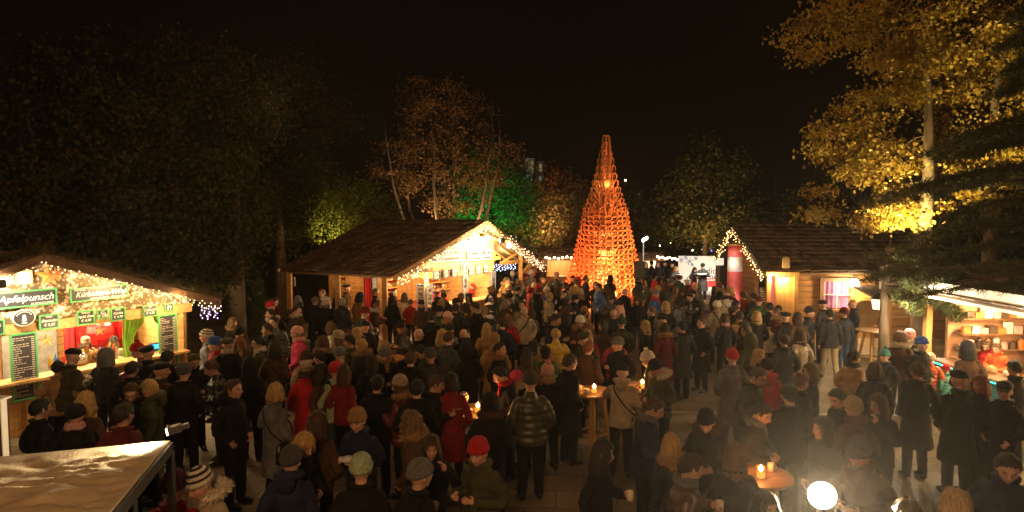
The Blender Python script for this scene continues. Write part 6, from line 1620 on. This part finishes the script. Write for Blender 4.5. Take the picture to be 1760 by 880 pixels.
MAN = '''
125 612 165 I J olive cap:black black x1.05 | reaching toward the punch hut counter
100 632 200 X J tan short:darkbrown black x.95 | half hidden beside the tall left menu board
183 612 175 X J charcoal hood:grey black | at the punch hut counter
236 603 275 I P darkred pompom:red black | leaning on the punch hut counter
228 634 180 X J black short:black black x.97 | behind the red bobble hat at the punch hut
255 606 170 A J black beret:black black | third in line at the punch hut
278 637 120 K J brown beret:black black | below the narrow menu board
289 614 185 X J black short:black black | directly under the narrow menu board
317 640 185 X J black beanie:darkgrey black | right end of the punch hut queue
226 672 20 D J black short:brown black g | glasses, looking down near the punch hut
256 668 250 K J olive short:blonde black h | bending toward a companion near the punch hut
214 712 170 X J maroon short:darkbrown black x1.05 | broad back right above the tarpaulin roof
147 690 195 D J brown curly:blonde black | head down left of the maroon back
131 714 185 X J black beanie:black black s:rose x.96 | behind the tarpaulin roof
72 702 150 X J black short:black black | dark figure at the left above the tarpaulin roof
334 619 40 D J black short:brown black | looking down left of the short haired profile
363 631 285 D P black short:brown black | profile to the left, shiny sleeves
403 668 75 X J black short:brown black h x1.03 | standing alone before the paved gap at the left
474 674 178 B L grey bob:blonde black b | seen from behind with a bag
526 636 190 X L red beanie:beige+bob:brown black | seen from behind between two women
553 638 120 B J brown long:darkbrown black | right beside the long red coat
577 637 180 C J lightgreen beanie:red denim b x.98 | pale jacket and crossed strap
510 573 275 X L pink beanie:rose black s:rose | bright coat standing profile to the left
354 578 285 X J grey striped:cream black | at the dark left edge of the crowd
368 592 285 K J darkred slouch:blue black x.95 | next to the striped hat
391 592 200 X J black beret:olive black s:beige | between the blue hat and the ginger hair
411 588 5 G J brown long:ginger black g s:tan | glasses, looking at a phone
443 590 300 X J olive short:black black s:cream | back half turned near the young fir
473 598 185 X J brown curly:darkbrown black b | dark strap across the back
459 566 290 K J black short:darkbrown black | profile near the young fir
555 590 182 X J black hood:brown black f:tan | fur trim seen from behind
585 611 215 D J charcoal slouch:grey black | bowed in the middle of the left crowd
580 582 290 X J olive slouch:beige+long:lightbrown black | long hair under a loose hat
612 573 285 H J olive long:blonde black h | yellowish hood, hand raised
600 587 270 B J olive bun:darkbrown black | profile to the left before the blonde hair
640 622 180 X L black long:darkbrown black | tall dark back by the lamp lit table
661 607 5 D J black beanie:grey black s:camel | face to the camera with a thick scarf
628 562 190 X J black cap:black black | near the stall post, back turned
706 617 180 X J black short:brown black | cropped head left of the green jacket
723 604 300 D J green short:black black h | head tilted to the left
740 612 190 X J charcoal beanie:darkgrey black | just right of the green jacket
686 662 275 B P maroon beanie:beige+long:brown black m f:tan | holding a mug near the middle left
717 668 180 X J black short:black black | left of the plate holder
751 659 95 L J black short:brown black p | holding a plate
776 656 190 X L darkred bob:darkbrown black | behind the plate holder
797 686 180 X P white striped:cream black x.78 | small child seen from behind
843 694 178 X J black hood:black black f:brown x1.0 | big dark back in the centre foreground
861 643 285 D J black short:black black g s:red | glasses and bright red scarf
889 650 300 D J black beanie:pink black s:beige x.92 | small bright hat in the centre
911 656 190 X P olive beanie:darkgrey black x1.05 | huge quilted back in the centre
941 640 200 X J black pompom:rose black s:tan x.97 | bobble hat left of the tall dark coat
981 622 120 X L black short:brown black x1.04 | tall figure left of the candle table
937 605 0 G J green cap:black black f:tan | arms up around a fur hood, taking a picture
1003 582 320 D J olive beret:olive black | looking down behind the candle tables
1012 598 150 X J brown short:ginger black | rim lit head behind the candle tables
1061 592 290 C J black beanie:grey black | pale stripe on the sleeve
1035 560 300 X J brown bob:darkbrown black s:brown | behind the pale striped sleeve
1070 640 165 I J beige cap:black black h b | at the candle table, strap over the back
1114 616 280 D J charcoal pompom:cream black | bobble hat right of the candle table
1127 631 300 D J olive beanie:black black f:cream | hands by the right candle
1124 700 75 D J navy short:brown black s:grey x1.02 | profile to the right in the lower middle
1153 765 170 C J black long:blonde black f:tan | big fur hood in the lower middle
1214 722 330 D J black beanie:black black f:brown | face down in a broad fur hood
1189 802 95 L P brown short:darkbrown black s:grey m | quilted sleeves near the bottom
1262 782 175 X J black long:lightbrown black | back of the head by the amber candle
1038 778 80 B J black long:darkbrown black m | holding a mug near the bottom middle
1309 708 50 D J charcoal short:darkbrown black s:grey | beard, above the amber candle
1303 645 40 D J olive short:brown black g x1.04 | glasses and beard
1258 614 178 X L grey beanie:red denim x1.0 | alone beside the paved gap
1305 612 20 B J black long:blonde black | hair glowing left of the red hood
1318 632 175 X J red beanie:black black h x1.0 | red hood spread over the shoulders
1356 678 175 X J black short:black black x1.06 | broad back above the floodlight
1379 656 110 X J black bun:lightbrown black | right of the broad back
1391 637 280 B J black long:lightbrown black | before the open pavement
1440 682 285 D J black short:darkbrown black | profile left of the pale knit hat
1466 702 185 X L brown beanie:beige black h | pale hat and wide coat
1508 693 290 E J black long:brown black g | glasses, right of the pale knit hat
1469 614 110 X L tan short:darkbrown black s:black | beard, standing at the open pavement
1503 636 160 X J black bob:brown black | dark back right of the tan coat
1576 637 178 X L black short:brown black x1.04 | standing free on the pavement
1648 652 178 X L black cap:black black b x1.05 | bag hanging at the side, by the teal counter
1684 660 280 B J black long:ginger black | left of the man with glasses at the right
1726 672 315 F J black cap:darkgrey black g | near the teal counter end
1733 800 330 D J navy short:darkbrown black x1.05 | big face in the lower right corner
1640 866 200 X J charcoal long:blonde black | cut by the bottom edge at the right
1558 884 180 X J charcoal short:brown black | cut by the bottom edge left of the blonde
1478 778 300 D J brown slouch:darkgrey black s:brown | head bent above the floodlight glow
1412 735 285 X J black long:darkbrown black | profile left of the bent head
1318 872 20 X J black long:darkbrown black | face at the bottom edge left of the floodlight
822 776 335 L J olive beanie:red black | bright hat at the bottom middle
724 816 130 X J black beanie:grey black | back of a grey cap at the bottom
742 768 10 E J black long:brown black m | hand at the mouth above the grey cap
705 727 250 X J brown curly:lightbrown black f:tan | fluffy hair and fur hood
614 722 350 L J navy beanie:camel black p | patterned cap, looking at the camera
621 806 185 X J black beanie:lightgreen black | pale hat at the bottom left middle
525 762 60 D J black bob:blonde black | blonde fringe, looking down
501 792 178 X J navy beanie:darkgrey black h | back at the bottom left
546 728 185 X J brown curly:brown black | curls seen from behind
343 828 325 D J beige striped:cream black f:cream | lit face at the lower left
301 836 178 X J red pompom:purple black | bobble hat beside the tarpaulin stand
592 640 160 X J darkred long:brown black | behind the slouchy grey hat
430 628 185 X J black hood:black black | dark back above the grey coat
648 660 185 X J black short:black black | dark back left of the maroon puffer
905 610 190 X J brown long:darkbrown black | dark hair above the pink hat
860 600 70 X J black short:darkbrown black f:camel | cropped profile with a fur hood
800 600 215 D J black hood:black black | dark hood left of the fur hood
850 585 185 X L camel beanie:camel black | tan back in the middle crowd
836 565 185 X L camel long:blonde black | long tan coat before the stall counter
797 575 190 X J black bald:x black h | bald head near the stall
760 578 180 X J brown curly:blonde black | glowing curls near the stall corner
720 575 120 X J black bald:x black | balding head by the stall corner
742 545 185 A J black short:darkbrown black | standing at the stall corner menu
755 535 150 L J green beanie:black black | at the big stall counter by the menu
783 530 178 X J charcoal short:black black | dark back at the big stall counter
873 548 185 X J red long:ginger black | red coat in the middle crowd
955 575 190 X P yellow short:blonde black x.98 | yellow jacket behind the tall dark back
975 545 130 X J black long:darkbrown black | profile before the sledge tree crowd
940 500 5 X J blue pompom:cream black | bright blue jacket near the stall canopy
985 500 185 X J olive hood:camel black f:tan | fur hood before the sledge tree
990 485 185 X J yellow short:brown black | yellow jacket at the tree foot
1065 535 190 X J black hood:rose black | pink hood in the middle
1068 555 185 X J olive pompom:green black | green hat in the middle crowd
1108 560 260 X J black long:blonde black | profile with blonde hair in the middle
1142 565 185 X L maroon bob:darkbrown black f:tan | maroon back with fur hood
1144 525 185 X J black long:blonde black | long blonde hair in the middle
1120 535 250 K J black short:lightbrown black | light hair left of the long blonde
1172 562 200 X L charcoal short:black black | tall dark back holding a lantern light
1205 555 300 X L black short:brown black | beside the beige backpack coat
1232 526 182 X L beige beanie:cream black b | long pale coat with straps
1245 548 185 X J black long:brown black s:rose | pink collar before the pale coat
1265 533 95 X J black short:brown black | profile right of the pale coat
1280 568 300 X J black curly:brown black g | glasses before the blonde head
1300 542 180 X J black long:blonde black | blonde back before the porch
1290 585 185 X J olive hood:olive black | olive hood above the blonde face
1320 562 0 X J cream beanie:black black x.82 | boy looking at the camera
1347 585 185 X L charcoal short:darkbrown black | tall back next to the boy
1350 545 185 X L black beret:black black | dark back before the log hut porch
1370 545 190 X J brown long:darkbrown black | long hair before the log hut porch
1374 575 200 X L beige long:brown black | pale coat before the log wall
1392 537 60 X L charcoal beanie:charcoal black | profile hat before the log wall
1414 524 200 X J charcoal cap:black black x1.0 | at the log hut window
1426 540 170 W J charcoal short:black khaki x1.0 | khaki trousers before the small window
1450 538 200 A J charcoal beanie:maroon denim x.96 | maroon cap right of the khaki trousers
1465 522 250 X J navy bald:x denim | bald head by the barrel end
1322 528 185 X J black short:black black | dark back before the porch door
1338 532 150 X J cream short:black black x.95 | pale jacket before the porch door
1295 510 185 X J black short:darkbrown black | broad dark back before the porch curtain
1277 508 185 X J darkred short:brown black | red back before the fabric column
1547 582 150 X J brown hood:brown black f:cream | behind the trunk of the pine
1563 578 170 X J black beanie:rose black f:cream | pale fur collar near the pine trunk
1585 592 20 X J black beanie:blue black | blue cap right of the pine trunk
1600 616 150 X P orange beanie:cream black x.78 | child in an orange jacket
1626 634 185 X P teal beanie:red black x.66 | small child with a red hat
1520 612 300 X J charcoal pompom:teal black x.9 | teal bobble hat left of the pine trunk
1662 600 180 X J brown hood:charcoal black x1.0 | dark hood at the grill stall
1742 632 190 X J black short:darkbrown black | dark back at the right picture edge
'''
for ln in MAN.strip().split('\n'): put(ln, 'visitors at the market')
# ---- fill the dense middle and back of the crowd
def proj(p):
    d = Vector(p)-Vector((0, 0, CAM_H)); z = d.dot(FW); return 880+FPX*d.x/z, 440-FPX*d.dot(UPV)/z
def inpoly(x, y, P):
    c = False; n = len(P); j = n-1
    for i in range(n):
        if (P[i][1] > y) != (P[j][1] > y) and x < (P[j][0]-P[i][0])*(y-P[i][1])/(P[j][1]-P[i][1])+P[i][0]: c = not c
        j = i
    return c
GAPS = [[(1135, 770), (1145, 640), (1165, 600), (1215, 585), (1250, 600), (1245, 700), (1250, 770)], [(1340, 640), (1400, 600), (1660, 590), (1680, 800), (1360, 720)],
        [(420, 700), (455, 700), (450, 880), (350, 880), (330, 780), (410, 780)], [(1130, 0), (1131, 0), (1131, 1), (1130, 1)]]
def blocked(x, y, dmin=.46):
    if math.hypot(x-TX, y-TY) < 2.45: return True
    if y > 28.2 and x > 5.6: return True
    # big stall: kiosk, counter zone
    det = U2.x*V2.y-U2.y*V2.x; dx, dy = x-O2.x, y-O2.y; a_ = (dx*V2.y-dy*V2.x)/det; b_ = (U2.x*dy-U2.y*dx)/det
    if a_ > .2 and a_ < .76 and b_ > .04 and b_ < 1.2: return True
    if b_ > 1.1 and a_ < 1.1: return True
    if x > 8.2 and y > 20.6: return True
    if x > 7.6 and y > 22.9 and y < 24.6: return True
    q = Vector((x, y, 0))-A0
    if q.dot(AN) < .55 and q.dot(AA) < 3.4: return True
    for p_ in tabs:
        if math.hypot(x-p_.x, y-p_.y) < .55: return True
    px, py = proj((x, y, 0))
    if any(inpoly(px, py, g_) for g_ in GAPS): return True
    for m in PLACED:
        if (m[0]-x)**2+(m[1]-y)**2 < dmin*dmin: return True
    return False
cr = random.Random(2024)
CROWD = [(-6.8, 13.3), (-5.9, 11.3), (0.8, 11.0), (3.2, 14.2), (5.5, 14.5), (7.2, 16.5), (8.0, 20.5), (7.4, 28.0), (5.2, 26.6), (2.6, 27.5), (1.6, 31), (-.2, 30), (.4, 26.6), (-3.4, 19.8), (-7.4, 20.8)]
coats = ['black']*9+['charcoal']*4+['navy']*3+['olive']*4+['brown']*5+['grey']*2+['maroon']*2+['darkgrey']*3+['camel']*2+['beige', 'darkred', 'green', 'red', 'cream', 'khaki', 'blue', 'tan']
hats = ['beanie', 'beanie', 'beanie', 'pompom', 'slouch', 'beret', 'beanie', 'cap', 'hood', 'hood', 'striped']
hatc = ['black']*4+['grey']*3+['charcoal']*2+['beige', 'cream', 'brown', 'olive', 'red', 'darkred', 'camel', 'rose', 'navy', 'maroon', 'white']
hairc = ['darkbrown']*5+['brown']*4+['black']*3+['lightbrown']*2+['blonde']*2+['ginger', 'greyhair']
TARGET = 283
tries = 0
while len(PLACED) < TARGET and tries < 60000:
    tries += 1
    x, y = cr.uniform(-7.5, 8.2), cr.uniform(11.2, 30.5)
    if not inpoly(x, y, CROWD) or blocked(x, y, .45 if y < 20 else .42): continue
    if y > 24 and cr.random() < .35: continue
    girl = cr.random() < .45
    hr = cr.choice(('long', 'bob', 'curly', 'long', 'bun') if girl else ('short',))+':'+cr.choice(hairc)
    if cr.random() < .45: hd = cr.choice(hats)+':'+cr.choice(hatc)+(('+'+hr) if girl and hr.split(':')[0] in ('long', 'bob') else '')
    elif not girl and cr.random() < .07: hd = 'bald:x'
    else: hd = hr
    if hd.startswith('hood') : hd = hd.split('+')[0]
    stg = math.degrees(math.atan2(8.5-x, -(29.5-y))) # facing toward the stage
    face = stg+cr.gauss(0, 35) if cr.random() < .5 else cr.uniform(-130, 130) if cr.random() < .8 else cr.uniform(0, 360)
    style = cr.choice('JJJPLL'); coat = cr.choice(coats); pose = cr.choice('XXXAFKBCDGLEAA'); sc = cr.gauss(1.0, .045) if not girl else cr.gauss(.95, .04)
    ex = []
    r_ = cr.random()
    if r_ < .2: ex.append('s:'+cr.choice(('red', 'grey', 'beige', 'camel', 'navy', 'charcoal')))
    elif r_ < .33: ex.append('f:'+cr.choice(('tan', 'brown', 'cream')))
    elif r_ < .5: ex.append('h')
    if pose in 'BCLED' and cr.random() < .45: ex.append('m')
    elif cr.random() < .09: ex.append('b')
    PLACED.append((x, y, coat, style, hd, face % 360, None, '', pose, cr.choice(('black', 'black', 'denim', 'charcoal')), ' '.join(ex), max(.86, min(1.1, sc*1.03)), girl, 'visitors at the market'))
def facing_word(f):
    f = f % 360
    return 'facing the camera' if f < 40 or f > 320 else 'facing right' if f < 130 else 'seen from behind' if f < 230 else 'facing left'
LMK = [((TX, TY-2.6), 'before the sledge tree'), ((8.2, 27), 'before the stage'), ((8.0, 23), 'by the fabric column'), ((8.2, 19.8), 'near the log hut porch'), ((-2.4, 21.2), 'at the big stall corner'), ((-.5, 23.2), 'by the big stall counter'),
       ((.8, 26.5), 'beside the stall canopy post'), ((-4.6, 20.4), 'by the left stall post'), ((-6.6, 20.5), 'under the left eave of the big stall'), ((-6.3, 16.5), 'at the dark left crowd edge'), ((tabs[0].x, tabs[0].y+1.5), 'behind the candle tables'),
       ((tabs[4].x, tabs[4].y), 'around the lamp lit table'), ((1.6, 28), 'left of the sledge tree'), ((6.2, 26), 'right of the sledge tree'), ((2.5, 21), 'in the thick of the crowd'), ((5.6, 19), 'in the right half of the crowd'), ((-2.2, 16), 'in the left half of the crowd'), ((.6, 16.2), 'in the middle of the crowd'),
       ((4.6, 15.2), 'behind the paved gap'), ((3.6, 23.6), 'in the back rows of the crowd')]
seen = {}
for i, m in enumerate(PLACED):
    if m[6]: seen[m[6]] = i
built = []
for i, m in enumerate(PLACED):
    x, y, coat, style, head, face, label, ln, pose, legs, ex, sc, girl, grp = m
    if not label:
        where = min(LMK, key=lambda q: math.hypot(q[0][0]-x, q[0][1]-y))[1]
        base = f'person in {col_words(coat)} {CW[style]}, {head_words(head)}'
        cand = f'{base}, {where}'
        if cand in seen: cand = f'{base}, {facing_word(face)} {where}'
        if cand in seen:
            near_ = sorted(PLACED, key=lambda q: (q[0]-x)**2+(q[1]-y)**2)[1:5]
            for q in near_:
                side = 'left of' if q[0] > x else 'right of'
                c2_ = f'person in {col_words(coat)} {CW[style]}, {head_words(head)}, {side} a {head_words(q[4])} {where}'
                c2_ = ' '.join(c2_.split()[:16])
                if c2_ not in seen: cand = c2_; break
        if len(cand.split()) > 16: cand = cand.replace(' in the ', ' in ').replace(' of the ', ' of ').replace('under the ', 'under ')
        label = cand
        if label in seen: continue
        seen[label] = i
    gy = y
    o = person((x, y, 0), face, pose, style, coat, head, legs, ex, sc, girl, label, grp, near=y < 18 or 'khaki' in legs or x > 8)
    built.append(o)
# ---- people inside the huts and on the stage
def plane_person(px, py, plane, n, face, pose, style, coat, head, ex, label, scmin=.86, grp=None, floor=0.0):
    p = PPL(px, py, plane, n); sc = max(scmin, min(1.12, (p.z-floor)/HC))
    yaw = POSES[pose][2]; hm = head_matrix(pose).translation; off = Matrix.Rotation(R(face-yaw), 3, 'Z') @ Vector((hm.x, hm.y, 0))*sc
    return person((p.x-off.x, p.y-off.y, floor), face, pose, style, coat, head, 'black', ex, sc, ':' in head and head.split('+')[-1].split(':')[0] in GIRL_HAIR, label, grp)
plane_person(148, 590, H1(0, -.75, 0), AN, 60, 'E', 'J', 'camel', 'slouch:beige+bob:brown', '', 'punch seller in tan jacket with beige hat resting her chin on a hand', grp='stall keepers')
plane_person(196, 592, H1(0, -.75, 0), AN, 40, 'L', 'J', 'cream', 'beanie:charcoal+long:blonde', '', 'smiling punch seller in cream jacket with dark hat and blonde hair', grp='stall keepers')
plane_person(752, 497, H2(0, .3, 0), N2, 40, 'L', 'J', 'red', 'short:darkbrown', '', 'stall keeper in red jacket behind the big stall counter at the left', grp='stall keepers')
plane_person(762, 505, H2(0, .22, 0), N2, 30, 'D', 'J', 'orange', 'bun:darkbrown', '', 'stall keeper in orange jacket bending over the big stall counter', grp='stall keepers')
plane_person(812, 500, H2(0, .3, 0), N2, 60, 'D', 'J', 'red', 'cap:red', '', 'stall keeper in red cap behind the right half of the big stall counter', grp='stall keepers')
def at(px, py, Y, face, pose, style, coat, head, ex, label, sc=None, floor=0.0, legs='black', grp=None):
    p = PYd(px, py, Y); sc = sc or max(.8, min(1.15, (p.z-floor)/HC))
    return person((p.x, Y, floor), face, pose, style, coat, head, legs, ex, sc, head.split('+')[-1].split(':')[0] in GIRL_HAIR, label, grp, near=False)
at(1161, 462, 29.3, 20, 'J', 'C', 'darkgrey', 'long:blonde', 'K', 'blonde singer in grey cape and red skirt holding sheet music', floor=.26, grp='performers on the stage')
at(1193, 463, 29.5, 20, 'J', 'J', 'black', 'long:darkbrown', 'K', 'dark haired singer in black top and red skirt holding a song book', floor=.26, grp='performers on the stage')
at(1208, 457, 29.6, 340, 'J', 'L', 'darkgrey', 'short:black+cap:black', '', 'tall performer in long grey coat and dark cap reading aloud', floor=.26, grp='performers on the stage')
for px, Y, fc, lb in ((1161, 29.3, 20, 'blonde singer'), (1193, 29.5, 20, 'dark haired singer'), (1208, 29.6, -20, 'tall performer')):
    p = PYd(px, 470, Y); b = MB(); d = Vector((math.sin(R(fc)), -math.cos(R(fc)), 0)); sd = Vector((-d.y, d.x, 0)); c = Vector((p.x, Y, .26+1.30))+d*.42
    b.bar(c-sd*.2+Vector((0, 0, .03)), c, .26, .02); b.bar(c, c+sd*.2+Vector((0, 0, .03)), .26, .02)
    tag(b.build('song_book', pmat('book_white', (.7, .68, .62), .5)), f'open white song book in the hands of the {lb}', 'book')
at(1129, 480, 27.5, 20, 'X', 'J', 'white', 'short:greyhair', '', 'grey haired musician in white by the left foot of the stage', grp='musicians')
at(1137, 484, 28.2, 330, 'D', 'J', 'camel', 'short:lightbrown', '', 'musician in tan jacket bending down beside the stage', grp='musicians')
for i, (px, Y, fc) in enumerate(((1108, 31.5, 30), (1120, 32.2, 0), (1131, 31.6, 340), (1143, 32.4, 20), (1155, 31.8, 350))):
    at(px, 452, Y, fc, 'X', 'L', 'black', ('hood:black', 'cap:black', 'hood:charcoal', 'beret:black', 'beanie:black')[i], '', ('leftmost tall dark choir figure under a black hood behind the loudspeaker', 'dark choir figure with flat cap second from the left', 'middle dark choir figure under a charcoal hood', 'dark choir figure with beret right of the hooded one', 'dark choir figure with knit cap next to the white backdrop')[i], sc=1.12, grp='dark clad choir')
# grill stall staff
for px, py, co, lb in ((1712, 606, 'orange', 'grill worker in orange shirt behind the dark worktop'), (1697, 596, 'red', 'grill worker in red shirt half hidden by pine branches')):
    plane_person(px, py, (10.4, 0, 0), Vector((-1, 0, 0)), 300, 'D', 'J', co, 'short:brown', '', lb, grp='stall keepers')
# people under the left eave and at the side window of the big stall
for i, (px, py, Y, fc, co, hd) in enumerate(((581, 502, 22.2, 340, 'black', 'long:darkbrown'), (595, 495, 22.6, 90, 'brown', 'beret:black'), (560, 512, 22.0, 20, 'black', 'short:brown'), (645, 502, 21.6, 100, 'black', 'short:lightbrown'), (673, 508, 21.6, 200, 'brown', 'short:brown'), (695, 510, 21.2, 180, 'cream', 'curly:lightbrown'), (706, 520, 20.8, 160, 'red', 'short:lightbrown'))):
    at(px, py, Y, fc, 'X', 'J', co, hd, '', ('woman in black with long dark hair standing under the left eave', 'man in brown with black beret by the red curtain', 'man in black jacket leaning under the left eave', 'man in black behind the post at the shelf window', 'man in brown jacket looking into the shelf window', 'person with curls and cream jacket at the shelf window', 'person in red jacket queuing beside the corner menu boards')[i].replace('woman', 'person').replace('man ', 'person '), grp='visitors at the market')
print([o.name+l for l in LABELS if len(l.split()) > 16 for o in LABELS[l]]);print([l for l in LABELS if len(l.split()) > 16], [l for l in LABELS if len(LABELS[l]) > 1])
print('PEOPLE', PEOPLE_N, 'tries', tries)
